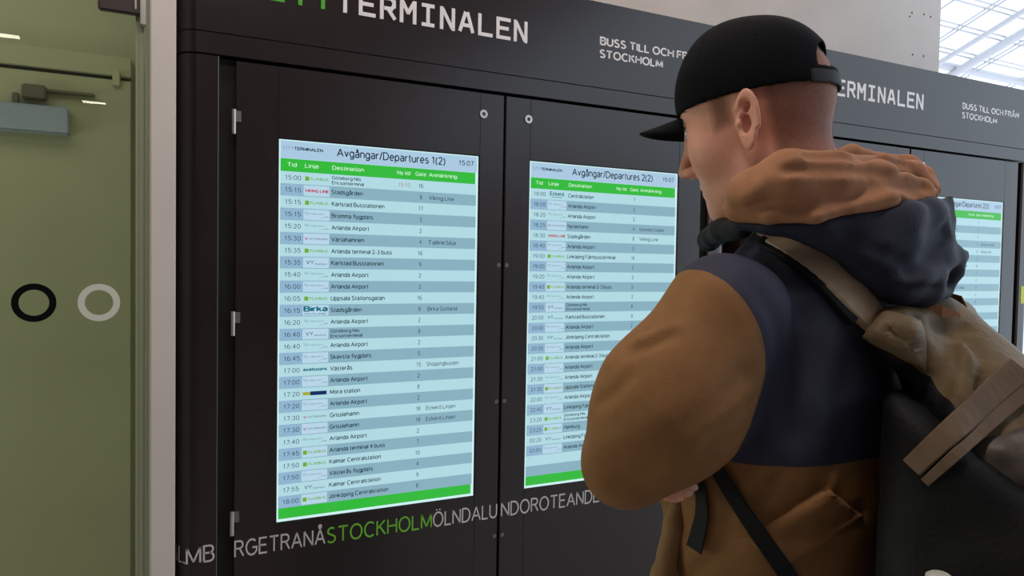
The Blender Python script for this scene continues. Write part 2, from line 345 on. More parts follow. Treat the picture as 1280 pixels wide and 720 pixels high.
# ---------------------------------------------------------------- display cabinets
DZ0, DZ1 = .12, 2.024
STENCIL = {  # strokes in a 1 x 1.4 cell
    'C': [((1, 1.25), (.85, 1.4)), ((.85, 1.4), (.1, 1.4)), ((.0, 1.3), (0, .1)), ((.1, 0), (.85, 0)), ((.85, 0), (1, .15))],
    'I': [((.15, 1.4), (.85, 1.4)), ((.5, 1.4), (.5, 0)), ((.15, 0), (.85, 0))],
    'T': [((0, 1.4), (1, 1.4)), ((.5, 1.4), (.5, 0))],
    'Y': [((0, 1.4), (.42, .75)), ((1, 1.4), (.58, .75)), ((.5, .7), (.5, 0))],
    'E': [((.08, 1.4), (.08, 0)), ((.08, 1.4), (1, 1.4)), ((.08, .72), (.85, .72)), ((.08, 0), (1, 0))],
    'R': [((.08, 1.4), (.08, 0)), ((.2, 1.4), (.75, 1.4)), ((.75, 1.4), (.95, 1.2)), ((.95, 1.2), (.95, .9)), ((.95, .9), (.75, .68)), ((.75, .68), (.38, .68)), ((.5, .68), (1, 0))],
    'M': [((.02, 1.4), (.02, 0)), ((.98, 1.4), (.98, 0)), ((.1, 1.36), (.5, .6)), ((.9, 1.36), (.5, .6))],
    'N': [((.05, 1.4), (.05, 0)), ((.95, 1.4), (.95, 0)), ((.14, 1.34), (.84, .06))],
    'A': [((.42, 1.4), (0, 0)), ((.58, 1.4), (1, 0)), ((.36, .45), (.46, .45)), ((.54, .45), (.64, .45))],
    'L': [((.08, 1.4), (.08, 0)), ((.08, 0), (1, 0))],
}
def stencil(mb, ch, x, z, w, h, t, m, y):
    for si, (a, c) in enumerate(STENCIL[ch]):
        a = np.array([x+a[0]*w, z+a[1]/1.4*h]); c = np.array([x+c[0]*w, z+c[1]/1.4*h])
        d = c-a; L = np.linalg.norm(d); d /= L; n = np.array([-d[1], d[0]])*t/2
        e = d*t*.5 if abs(d[0]) > .98 or abs(d[1]) > .98 else d*t*.2
        a = a-e; c = c+e
        q = [a+n, a-n, c-n, c+n]
        mb.prism([tuple(p) for p in q], y-.0012-.0001*si, y, m, axis='y')

def make_door(root, x0, x1, hinge_left, parts_at):
    """one door leaf with a window cut for the screen; sx0,sx1 window"""
    sx0, sx1 = parts_at; sz0, sz1 = .819, 1.838
    b = MB(); y0, y1 = 0.0, .022
    b.box(x0, sx0-.002, y0, y1, DZ0, DZ1, M_metal, .0015); b.box(sx1+.002, x1, y0, y1, DZ0, DZ1, M_metal, .0015)
    b.box(sx0-.002, sx1+.002, y0, y1, DZ0, sz0-.002, M_metal, 0); b.box(sx0-.002, sx1+.002, y0, y1, sz1+.002, DZ1, M_metal, 0)
    d = part(b, 'door', root)
    def sub(mb, nm, **k): o = part(mb, nm, root, **k); o.parent = d; return o
    b = MB(); b.box(sx0-.001, sx1+.001, .0012, .0022, sz0-.001, sz1+.001, M_pane); sub(b, 'glass_pane')
    hx = x0-.006 if hinge_left else x1+.006
    for hz in (1.868, 1.353, .834, .3):
        if not hinge_left:
            b = MB(); b.tube([(hx+.004, .012, hz-.03), (hx+.004, .012, hz+.032)], .0036, M_bronze, 10); b.box(hx-.006, hx+.004, .010, .013, hz+.002, hz+.03, M_bronze); sub(b, 'hinge'); continue
        b = MB(); b.tube([(hx, -.006, hz-.03), (hx, -.006, hz+.032)], .0052, M_steel, 10)
        s = 1 if hinge_left else -1
        b.box(min(hx, hx+s*.018), max(hx, hx+s*.018), -.0025, .0, hz+.002, hz+.03, M_steel2, .0005); sub(b, 'hinge', label='steel hinge')
    lx = x1-.068 if hinge_left else x0+.075
    b = MB(); b.ring((lx, 1.962), .006, .0125, -.004, 0, M_steel, 28); b.ring((lx, 1.962), 0, .006, -.0015, 0, M_steel2, 20)
    b.box(lx-.001, lx+.001, -.0022, -.001, 1.9585, 1.9655, M_black); sub(b, 'lock', label='round steel lock')
    for z in (1.515, 1.10, .686):
        ex = x1-.0095 if hinge_left else x0+.0095
        b = MB(); b.ring((ex, z), .0018, .0062, -.0015, 0, M_steel2, 18); sub(b, 'rivet')
    return d

def make_cabinet(label, dx, first):
    root = thing('display_cabinet', label, 'cabinet', (.657+dx, .14, 0), group='departure board cabinets')
    b = MB()
    # carcass: back, bottom, stiles with rounded outer corner, recess faces
    b.box(-.2+dx, 1.514+dx, .26, .285, .02, 2.03, M_metal); b.box(-.155+dx, 1.469+dx, .024, .03, .1, 2.03, M_black)
    b.box(-.2+dx, 1.514+dx, .03, .26, 0, .1, M_black); b.box(-.155+dx, 1.469+dx, .0005, .03, .02, .1, M_metal)
    for s in (1, -1):
        c = .657+dx
        out = [(-.15, 0), (-.19, 0)]+[(-.19-.052*math.sin(a), .052-.052*math.cos(a)) for a in np.linspace(.2, math.pi/2, 7)]+[(-.242, .285), (-.15, .285)]
        pts = [(c+s*(p[0]-.657), p[1]) for p in out]
        b.prism(pts, .02, 2.03, M_metal)
        b.box(min(c+s*(-.1505-.657), c+s*(-.1485-.657)), max(c+s*(-.1505-.657), c+s*(-.1485-.657)), -.0008, .01, .1, 2.03, M_steel2)  # inner edge step in paler steel, its highlight put into the colour
    part(b, 'housing', root)
    b = MB()
    out = [(-.19-.052*math.sin(a), .052-.052*math.cos(a)) for a in np.linspace(0, math.pi/2, 8)]
    full = [(x+dx, y) for x, y in out]+[(-.242+dx, .285), (1.556+dx, .285)]+[(1.314-x+dx, y) for x, y in out[::-1]]
    b.prism(full, 2.09, 2.36, M_metal)
    ins = [(x, y+.003) for x, y in full]
    b.prism(ins, 2.085, 2.092, M_black)
    b.prism(full, 2.0345, 2.087, M_metal)
    hd = part(b, 'header', root)
    b = MB()
    pit = .0594
    for i, ch in enumerate('CITYTERMINALEN'):
        x = .1455-4*pit+i*pit
        stencil(b, ch, x+.004, 2.196, .040, .054, .0105, M_white if i == 0 or i > 3 else M_green, .0)
    o = part(b, 'lettering', root, label='white and green stencil lettering'); o.parent = hd; o.location = (dx*0, 0, 0)
    for v in o.data.vertices: v.co.x += dx
    b = MB()
    put_text(b, 'BUSS TILL OCH FRÅN', .99+dx, 2.2245, .0285, M_white, -.0006, width=.418, t=.215, gap=.26)
    put_text(b, 'STOCKHOLM', .99+dx, 2.184, .0285, M_white, -.0006, width=.253, t=.215, gap=.26)
    o = part(b, 'lettering', root, label='small white two-line lettering'); o.parent = hd
    dl = make_door(root, -.107+dx, .653+dx, True, (0.0+dx, .573+dx))
    dr = make_door(root, .661+dx, 1.421+dx, False, (.747+dx, 1.32+dx))
    # town names running across at waist height
    def names(parent, items):
        b = MB()
        for s, x0, x1, m in items: put_text(b, s, x0+dx, .7415, .046, m, -.0006, width=x1-x0, t=.125)
        o = part(b, 'lettering', root, label='row of town names'); o.parent = parent
    names(dl, [('RGETRANÅ', -.1065, .129, M_white2), ('STOCKHOLM', .134, .440, M_green2), ('ÖLNDALU', .443, .652, M_white2)])
    names(dr, [('NDOROTEANDE', .665, 1.024, M_white2)])
    b = MB(); put_text(b, 'MB', -.222+dx, .7415, .046, M_white2, -.0006, width=.068, t=.125)
    st = [c for c in root.children if c.name.startswith('housing')][0]
    v, f = text_geo('AL', .125); w = .046
    def wrap(x):  # the stile's rounded corner
        if x >= -.19: return (x, -.0006)
        a = (-.19-x)/.052; return (-.19-.0526*math.sin(min(a, 1.5)), .052-.0526*math.cos(min(a, 1.5)))
    vv = []
    mx = v[:, 0].max()
    for p in v:
        x = -.2245+(p[0]-mx)*w*.85; q = wrap(x); vv.append((q[0]+dx, q[1]-.0003, .7415+p[1]*w))
    b.add(vv, f, M_white2)
    o = part(b, 'lettering', root, label='row of town names'); o.parent = st
    return root
make_cabinet('dark brown two-door cabinet with two clear lit screens, beside the pale post', 0.0, True)
make_cabinet('dark cabinet with glossy bluish header, beyond the man, right of the first', 1.873, False)

# ---------------------------------------------------------------- departure screens
E_hi = emis('screen_title_field', (176, 207, 232)); E_lt = emis('screen_light_row', (184, 224, 234)); E_dk = emis('screen_dark_row', (142, 181, 197))
E_tl = emis('screen_logo_tile', (190, 220, 238)); E_tm = emis('screen_time_cell', (150, 186, 214)); E_bd = emis('screen_white_border', (216, 248, 250))
E_gr = emis('screen_green_bar', (54, 190, 62)); E_tx = emis('screen_dark_text', (22, 44, 60)); E_ti = emis('screen_title_text', (12, 26, 44))
E_wt = emis('screen_pale_text', (200, 248, 205)); E_rd = emis('screen_red_mark', (196, 40, 66)); E_fx = emis('screen_lime_mark', (118, 176, 44))
E_gy = emis('screen_grey_mark', (112, 140, 156)); E_tq = emis('screen_teal_mark', (10, 108, 128)); E_nv = emis('screen_navy_mark', (20, 50, 100)); E_yl = emis('screen_yellow_mark', (176, 176, 50))
E_pk = emis('screen_rose_text', (176, 132, 146))
M_bez = mat('black_screen_bezel', (9, 10, 12), rough=.4)
FL, VK, FB, YR, VY, BK, AX, MX, TQ = 'lime', 'red', 'coach', 'tick', 'vy', 'birka', 'axel', 'navy', 'script'
ROWS1 = [('15:00', FL, 'Göteborg Nils|Ericsonterminal', '16', '', '15:10'), ('15:15', VK, 'Stadsgården', '8', 'Viking Line'), ('15:15', FL, 'Karlstad Busstationen', '17', ''),
 ('15:15', FB, 'Bromma flygplats', '3', ''), ('15:20', FB, 'Arlanda Airport', '2', ''), ('15:30', YR, 'Värtahamnen', '4', 'TallinkSilja'), ('15:35', FL, 'Arlanda terminal 2-3 buss', '16', ''),
 ('15:35', VY, 'Karlstad Busstationen', '9', ''), ('15:40', FB, 'Arlanda Airport', '2', ''), ('16:00', FB, 'Arlanda Airport', '2', ''), ('16:05', FL, 'Uppsala Stationsgatan', '16', ''),
 ('16:15', BK, 'Stadsgården', '8', 'Birka Gotland'), ('16:20', FB, 'Arlanda Airport', '2', ''), ('16:40', VY, 'Göteborg Nils|Ericsonterminal', '8', ''), ('16:40', FB, 'Arlanda Airport', '2', ''),
 ('16:45', FB, 'Skavsta flygplats', '5', ''), ('17:00', AX, 'Västerås', '15', 'Shoppingbussen'), ('17:00', FB, 'Arlanda Airport', '2', ''), ('17:20', MX, 'Mora station', '8', ''),
 ('17:20', FB, 'Arlanda Airport', '2', ''), ('17:30', YR, 'Grisslehamn', '18', 'Eckerö Linjen'), ('17:30', YR, 'Grisslehamn', '18', 'Eckerö Linjen'), ('17:40', FB, 'Arlanda Airport', '2', ''),
 ('17:45', FL, 'Arlanda terminal 4 buss', '7', ''), ('17:50', FL, 'Kalmar Centralstation', '10', ''), ('17:50', FB, 'Västerås flygplats', '4', ''), ('17:55', VY, 'Kalmar Centralstation', '9', ''), ('18:00', FL, 'Jönköping Centralstation', '8', '')]
ROWS2 = [('18:00', TQ, 'Centralstation', '7', ''), ('18:00', FB, 'Arlanda Airport', '2', ''), ('18:20', FB, 'Arlanda Airport', '2', ''), ('18:25', YR, 'Nynäshamn', '4', 'Destination Gotland'),
 ('18:30', VK, 'Stadsgården', '8', 'Viking Line'), ('18:40', FB, 'Arlanda Airport', '2', ''), ('19:00', FL, 'Linköping Fjärrbussterminal', '16', ''), ('19:00', FB, 'Arlanda Airport', '2', ''),
 ('19:20', FB, 'Arlanda Airport', '2', ''), ('19:40', FL, 'Arlanda terminal 2-3 buss', '5', ''), ('19:40', FB, 'Arlanda Airport', '2', ''), ('19:55', VY, 'Göteborg Nils|Ericsonterminal', '8', ''),
 ('20:00', VY, 'Karlstad Busstationen', '9', ''), ('20:00', FB, 'Arlanda Airport', '2', ''), ('20:30', VY, 'Jönköping Centralstation', '8', ''), ('20:30', FB, 'Arlanda Airport', '2', ''),
 ('21:00', FL, 'Arlanda terminal 2-3 buss', '5', ''), ('21:00', FB, 'Arlanda Airport', '2', ''), ('21:30', FB, 'Arlanda Airport', '2', ''), ('21:35', FL, 'Uppsala Stationsgatan', '16', ''),
 ('22:00', FB, 'Arlanda Airport', '2', ''), ('22:40', VY, 'Linköping Fjärrbussterminal', '9', ''), ('23:20', FL, 'Göteborg Nils|Ericsonterminal', '16', ''), ('23:25', FL, 'Hamburg', '16', ''),
 ('00:20', VY, 'Linköping Fjärrbussterminal', '9', ''), ('03:00', FB, 'Arlanda Airport', '2', ''), None, None]
SW, SH, ZT, SY = .573, 1.018, 1.837, .0045

def logo(b, kind, X, zc, y):
    x = X+.066
    def t(s, dx, dz, cap, m, w=None, bold=0): put_text(b, s, x+dx, zc+dz, cap, m, y, width=w, t=.13+min(.12, bold*150))
    if kind == FL: b.rect(x+.002, x+.0125, zc-.0055, zc+.0055, y, E_fx); t('FLIXBUS', .016, -.0038, .0075, E_fx, .048, .0004)
    elif kind == VK: t('VIKING LINE', .001, -.0045, .009, E_rd, .064, .0006)
    elif kind == FB:
        t('Vy', .001, .0005, .008, E_gy, .012); t('flygbussarna', .017, .001, .0045, E_gy, .036)
        b.quad((x+.040, y, zc-.0095), (x+.041, y, zc-.0095), (x+.056, y, zc-.0035), (x+.054, y, zc-.0035), E_gy); b.rect(x+.055, x+.065, zc-.005, zc-.0035, y, E_gy)
    elif kind == YR: t('V', .002, -.004, .008, E_rd, .008, .0006); t('VÄSTERMAREN', .012, -.0028, .0056, E_gy, .052, .0003)
    elif kind == VY: t('VY', .006, -.005, .012, E_gy, .021, .0005); t('bus4you', .030, -.0055, .0055, E_gy, .031, .0004)
    elif kind == BK: t('Birka', .000, -.004, .0165, E_tq, .065, .0014); t('GOTLAND', .003, -.0115, .0042, E_tq, .058, .0003)
    elif kind == AX: t('axelssons', .0, -.004, .010, E_tq, .065, .0009)
    elif kind == MX: b.rect(x+.0, x+.022, zc-.0045, zc+.004, y, E_yl); b.rect(x+.020, x+.064, zc-.0055, zc+.005, y-.0001, E_nv); t('masexpressen', .022, -.002, .004, E_gy, .04)
    elif kind == TQ: t('Eckerö', .006, -.003, .013, E_tq, .052, .0006); b.rect(x+.012, x+.05, zc-.008, zc-.0065, y, E_tq)

def make_screen(X, title, clock, rows, label, short=False):
    root = thing('departure_screen', label, 'screen', (X+SW/2, SY, .819), group='departure screens')
    y = SY
    b = MB(); b.box(X-.015, X+SW+.015, SY+.0005, SY+.0095, .804, 1.852, M_bez); b.rect(X, X+SW, .819, ZT, y, E_bd)
    part(b, 'panel', root)
    def sub(mb, nm, par=None): o = part(mb, nm, root); o.parent = par or root; return o
    b = MB(); yy = y-.0003
    b.rect(X+.004, X+SW-.004, ZT-.049, ZT-.003, yy, E_hi)
    put_text(b, title, X+.152, ZT-.0345, .0235, E_ti, yy-.0003, width=.316, t=.16)
    put_text(b, clock, X+.511, ZT-.0305, .0150, E_ti, yy-.0003, width=.047, t=.14)
    put_text(b, 'CITY', X+.010, ZT-.0265, .0095, E_gy, yy-.0003, width=.028, t=.12)
    put_text(b, 'TERMINALEN', X+.0395, ZT-.0265, .0095, E_ti, yy-.0003, width=.075, t=.22)
    sub(b, 'title_bar')
    b = MB(); b.rect(X+.004, X+SW-.009, ZT-.083, ZT-.0495, yy, E_gr)
    for s, u, w in (('Tid', .022, .024), ('Linje', .067, .037), ('Destination', .140, .087), ('Ny tid', .323, .039), ('Gate', .377, .033), ('Anmärkning', .418, .087)):
        put_text(b, s, X+u, ZT-.071, .0120, E_wt, yy-.0003, width=w, t=.17)
    sub(b, 'column_header')
    rh = (.982-.083)/28
    for i, row in enumerate(rows):
        z1 = ZT-.083-i*rh; z0 = z1-rh; zc = (z0+z1)/2; dark = i % 2
        b = MB(); b.rect(X+.004, X+SW-.006, z0, z1, yy, E_dk if dark else E_lt)
        if row:
            b.rect(X+.006, X+.062, z0+.001, z1-.001, yy-.0001, E_tm if dark else E_lt)
            bz = zc-.006
            put_text(b, row[0], X+.0165, bz, .0125, E_tx, yy-.0003, width=.041, t=.11)
            ds = row[2].split('|')
            for k, d in enumerate(ds):
                cap = .0128 if len(ds) == 1 else .0098
                put_text(b, d, X+.139, bz if len(ds) == 1 else zc+.0022-k*.0135, cap, E_tx, yy-.0003, xs=.84 if len(ds) == 1 else .95, t=.17)
            put_text(b, row[3], X+.3945, bz, .0125, E_tx, yy-.0003, align='c', xs=.84, t=.12)
            if row[4]: put_text(b, row[4], X+.4185, bz, .0122, E_tx, yy-.0003, width=min(.1, .0071*len(row[4])), t=.13)
            if len(row) > 5: put_text(b, row[5], X+.327, bz, .0122, E_pk, yy-.0003, width=.035)
        r = sub(b, 'departure_row')
        if row:
            b = MB()
            if dark: b.rect(X+.064, X+.1335, z0+.002, z1-.002, yy-.0002, E_tl)
            else: b.rect(X+.064, X+.1335, z0+.002, z1-.002, yy-.0002, E_lt)
            logo(b, row[1], X, zc, yy-.0005); sub(b, 'operator_logo', r)
    b = MB(); b.rect(X+.004, X+SW-.009, ZT-1.0105, ZT-.982, yy, E_gr); sub(b, 'footer_bar')
    return root
s1 = make_screen(0.0, 'Avgångar/Departures 1(2)', '15:07', ROWS1, 'leftmost lit departures screen, fully in view with nothing in front of it')
s2 = make_screen(.747, 'Avgångar/Departures 2(2)', '15:07', ROWS2, 'lit departures screen half hidden by the brown sleeve of the man')
c = copy_tree(s1); c.location.x += 1.873; c['label'] = 'departures screen hidden behind the head and hood of the man'
c = copy_tree(s2); c.location.x += 1.873; c['label'] = 'pale departures screen at the right edge, above the backpack'
# yellow patch standing in for a reflection on the second cabinet's end frame
b = MB(); b.box(3.352, 3.40, -.0012, 0, 1.375, 1.455, M_yellow); b.build('reflection_patch', loc=(3.376, 0, 1.375), label='small yellow reflection at the right edge, painted on the end frame of the cabinet', cat='reflection')

# ceiling lamps of the hall
for (x, y, lab) in ((-.786, -8.22, 'ceiling lamp of the hall, mirrored as a streak in the glass door'), (-1.34, -5.52, 'nearer ceiling lamp of the hall, mirrored at the edge of the glass door')):
    lt = thing('ceiling_lamp', lab, 'lamp', (x, y, 3.4), group='hall ceiling lamps')
    b = MB(); b.box(x-.14, x+.14, y-.06, y+.06, 3.36, 3.4, M_post, .004); part(b, 'housing', lt)
    b = MB(); b.box(x-.12, x+.12, y-.045, y+.045, 3.352, 3.3595, M_lamp); part(b, 'diffuser', lt)
#PERSON
# ---------------------------------------------------------------- sculpting with distance fields
EX = np.array([_cy, -_sy, 0.0]); EY = np.array([_sy, _cy, 0.0])   # local axes of the man: X to his back, Y away from the photographer
def P(px, py, d):
    """point seen at a photo pixel, d metres away, in the man's local axes (origin under the photographer, Z from the floor)"""
    v = (FW + RT*(px-640)/FPX + UP*(360-py)/FPX)*d
    return np.array([v@EX, v@EY, CAM[2]+v[2]])
ORI = np.array([.40, 1.0, 0.0])                                   # the man's standing point
def to_world(l): return np.array([CAM[0], CAM[1], 0]) + EX*l[0] + EY*l[1] + np.array([0, 0, l[2]])

def smin(a, b, k):
    h = np.maximum(k-np.abs(a-b), 0)/k
    return np.minimum(a, b)-h*h*k*.25
def smax(a, b, k): return -smin(-a, -b, k)
def sph(p, c, r): return np.linalg.norm(p-np.asarray(c), axis=-1)-r
def ell(p, c, r, ax=None):
    q = p-np.asarray(c)
    if ax is not None: q = q@np.asarray(ax).T
    r = np.asarray(r); k0 = np.linalg.norm(q/r, axis=-1); k1 = np.linalg.norm(q/(r*r), axis=-1)
    return k0*(k0-1)/np.maximum(k1, 1e-9)
def cone(p, a, b, ra, rb):
    a = np.asarray(a, float); b = np.asarray(b, float); d = b-a; t = np.clip(((p-a)@d)/max(d@d, 1e-12), 0, 1)
    return np.linalg.norm(p-a-t[..., None]*d, axis=-1)-(ra+(rb-ra)*t)
def chain(p, pts, rs, k=0.0):
    o = None
    for i in range(len(pts)-1):
        c = cone(p, pts[i], pts[i+1], rs[i], rs[i+1]); o = c if o is None else (smin(o, c, k) if k else np.minimum(o, c))
    return o
def pchain(p, items, k=.004):
    return chain(p, [P(*i[:3]) for i in items], [i[3] for i in items], k)
def box(p, c, h, r, ax=None):
    q = p-np.asarray(c)
    if ax is not None: q = q@np.asarray(ax).T
    q = np.abs(q)-(np.asarray(h)-r)
    return np.linalg.norm(np.maximum(q, 0), axis=-1)+np.minimum(q.max(-1), 0)-r
_rng = np.random.RandomState(7); _lat = _rng.rand(32, 32, 32)
def vnoise(p, s):
    q = p*s; i = np.floor(q).astype(int); f = q-i; f = f*f*(3-2*f); o = 0
    for dx in (0, 1):
        for dy in (0, 1):
            for dz in (0, 1):
                w = (f[..., 0] if dx else 1-f[..., 0])*(f[..., 1] if dy else 1-f[..., 1])*(f[..., 2] if dz else 1-f[..., 2])
                o = o+w*_lat[(i[..., 0]+dx) % 32, (i[..., 1]+dy) % 32, (i[..., 2]+dz) % 32]
    return o-.5

def evalgrid(fn, xs, ys, zs):
    out = np.empty((len(xs), len(ys), len(zs)), np.float32); Y, Z = np.meshgrid(ys, zs, indexing='ij')
    st = max(1, 400000//Y.size)
    for i in range(0, len(xs), st):
        xx = xs[i:i+st]; p = np.empty((len(xx),)+Y.shape+(3,)); p[..., 0] = xx[:, None, None]; p[..., 1] = Y; p[..., 2] = Z
        out[i:i+st] = fn(p)
    return out
def nets(f, xs, ys, zs):
    """surface nets: one smooth closed mesh of the zero level"""
    s = f < 0; nx, ny, nz = f.shape
    cs = [s[dx:nx-1+dx, dy:ny-1+dy, dz:nz-1+dz] for dx in (0, 1) for dy in (0, 1) for dz in (0, 1)]
    n_in = sum(c.astype(np.int8) for c in cs); act = (n_in > 0) & (n_in < 8)
    I, J, K = np.nonzero(act); idm = np.full(act.shape, -1, np.int32); idm[I, J, K] = np.arange(len(I))
    acc = np.zeros((len(I), 3)); cnt = np.zeros(len(I))
    C8 = [(dx, dy, dz) for dx in (0, 1) for dy in (0, 1) for dz in (0, 1)]
    val = {c: f[I+c[0], J+c[1], K+c[2]] for c in C8}
    for a in C8:
        for ax in range(3):
            if a[ax] == 1: continue
            b = list(a); b[ax] = 1; b = tuple(b); va, vb = val[a], val[b]; m = (va < 0) != (vb < 0)
            t = np.where(m, va/np.where(m, va-vb, 1), 0)
            for k in range(3): acc[:, k] += np.where(m, a[k]+(t if k == ax else 0), 0)
            cnt += m
    g = acc/cnt[:, None]
    def mp(c, i, t): return c[i]+(c[i+1]-c[i])*t
    V = np.stack([mp(xs, I, g[:, 0]), mp(ys, J, g[:, 1]), mp(zs, K, g[:, 2])], 1)
    F = []
    for ax in range(3):
        o = [1, 2, 0][ax], [2, 0, 1][ax]
        sl = lambda d: tuple(slice(d, f.shape[k]-1+d) if k == ax else slice(1, f.shape[k]-1) for k in range(3))
        A = s[sl(0)]; B = s[sl(1)]; m = A != B; q = np.array(np.nonzero(m))
        for k in o: q[k] += 1
        def cell(d0, d1):
            r = q.copy(); r[o[0]] -= d0; r[o[1]] -= d1; return idm[r[0], r[1], r[2]]
        quad = np.stack([cell(1, 1), cell(0, 1), cell(0, 0), cell(1, 0)], 1); flip = ~A[m]
        quad[flip] = quad[flip][:, ::-1]; F.append(quad)
    return V, np.concatenate(F)
def axis(*segs):
    """grid line positions: (start, stop, step) pieces"""
    o = []
    for a, b, h in segs: o.append(np.arange(a, b-h*.25, h))
    return np.concatenate(o+[[segs[-1][1]]])
def sculpt(name, fn, xs, ys, zs, mats, parent, root, attr=None, smooth_iter=0, label=None):
    V, F = nets(evalgrid(fn, xs, ys, zs), xs, ys, zs)
    for _ in range(smooth_iter):
        n = np.zeros(len(V)); a = np.zeros_like(V)
        for i in range(4):
            u, w = F[:, i], F[:, (i+1) % 4]
            np.add.at(a, u, V[w]); np.add.at(n, u, 1); np.add.at(a, w, V[u]); np.add.at(n, w, 1)
        V = V*.5+.5*a/n[:, None]
    me = bpy.data.meshes.new(name); me.from_pydata((V-root).tolist(), [], F.tolist())
    me.polygons.foreach_set('use_smooth', [True]*len(F))
    for m in mats: me.materials.append(m)
    if attr:
        for an, afn in attr.items():
            at = me.attributes.new(an, 'FLOAT', 'POINT'); at.data.foreach_set('value', afn(V).astype(np.float32))
    o = bpy.data.objects.new(name, me); COL.objects.link(o); o.parent = parent
    return tag(o, label)
def hit(fn, px, py, lift=0.0):
    """where the line of sight meets a surface, lifted along its normal; returns point, normal"""
    d = P(px, py, 1.0)-P(px, py, 0.0); d /= np.linalg.norm(d); q = P(px, py, .3)
    for _ in range(400):
        v = float(fn(q[None])[0])
        if v < 2e-4: break
        q = q+d*min(v*.6, .02)
    if v > 2e-3: return None
    e = 2e-3; n = np.array([float(fn((q+e*np.eye(3)[k])[None])[0]-fn((q-e*np.eye(3)[k])[None])[0]) for k in range(3)]); n /= np.linalg.norm(n)
    return q+n*lift, n
def strip(name, pts, nrm, widths, th, m, parent, root, label=None, dense=4):
    """a webbing strip lying along points with surface normals"""
    pts = np.array(pts); nrm = np.array(nrm); t = np.linspace(0, len(pts)-1, (len(pts)-1)*dense+1); k = np.arange(len(pts))
    def cr(a):
        o = []
        for x in t:
            i = min(int(x), len(a)-2); u = x-i; p0 = a[max(i-1, 0)]; p1 = a[i]; p2 = a[i+1]; p3 = a[min(i+2, len(a)-1)]
            o.append(.5*((2*p1)+(-p0+p2)*u+(2*p0-5*p1+4*p2-p3)*u*u+(-p0+3*p1-3*p2+p3)*u**3))
        return np.array(o)
    p = cr(pts); n = cr(nrm); n /= np.linalg.norm(n, axis=1)[:, None]; w = np.interp(t/max(t[-1], 1), np.linspace(0, 1, len(widths)), widths)
    tg = np.gradient(p, axis=0); tg /= np.linalg.norm(tg, axis=1)[:, None]; s = np.cross(n, tg); s /= np.linalg.norm(s, axis=1)[:, None]
    prof = [(-.5, 0), (-.5, .7), (-.44, 1), (.44, 1), (.5, .7), (.5, 0)]
    v = []; f = []
    for i in range(len(p)):
        for a, h in prof: v.append(p[i]+s[i]*a*w[i]+n[i]*h*th-root)
    q = len(prof)
    for i in range(len(p)-1):
        for j in range(q): f.append((i*q+j, i*q+(j+1) % q, (i+1)*q+(j+1) % q, (i+1)*q+j))
    mb = MB(); mb.add(v, f, m, False); mb.add(v[:q], [tuple(range(q))], m); mb.add(v[-q:], [tuple(range(q))], m)
    return mb.build(name, parent, label=label)

# ---------------------------------------------------------------- the man: where things are
TY, HY, HP = R(40), R(31), R(12)          # torso turn, head turn, head bow
TF = np.array([-math.cos(TY), math.sin(TY), 0]); TL = np.array([-math.sin(TY), -math.cos(TY), 0]); TZ = np.array([0, 0, 1.0])
HF0 = np.array([-math.cos(HY), math.sin(HY), 0]); HL = np.array([-math.sin(HY), -math.cos(HY), 0])
HFD = HF0*math.cos(HP)-TZ*math.sin(HP); HF = HFD*.90; HU = HF0*math.sin(HP)+TZ*math.cos(HP)
HAX = np.array([HFD/.90, HL, HU])
HO = P(928, 156, .905)-HL*.073            # middle of the head between the ears
N = P(1005, 290, .99)                     # base of the neck
def T(f, l, z): return N+TF*f+TL*l+TZ*z
SL, ML, EL, WL = P(906, 394, .865), P(836, 508, .85), P(781, 580, .86), P(938, 518, 1.06)
SR = T(.03, -.19, -.085); ER = T(.17, -.23, -.30); WR = P(808, 584, .97)

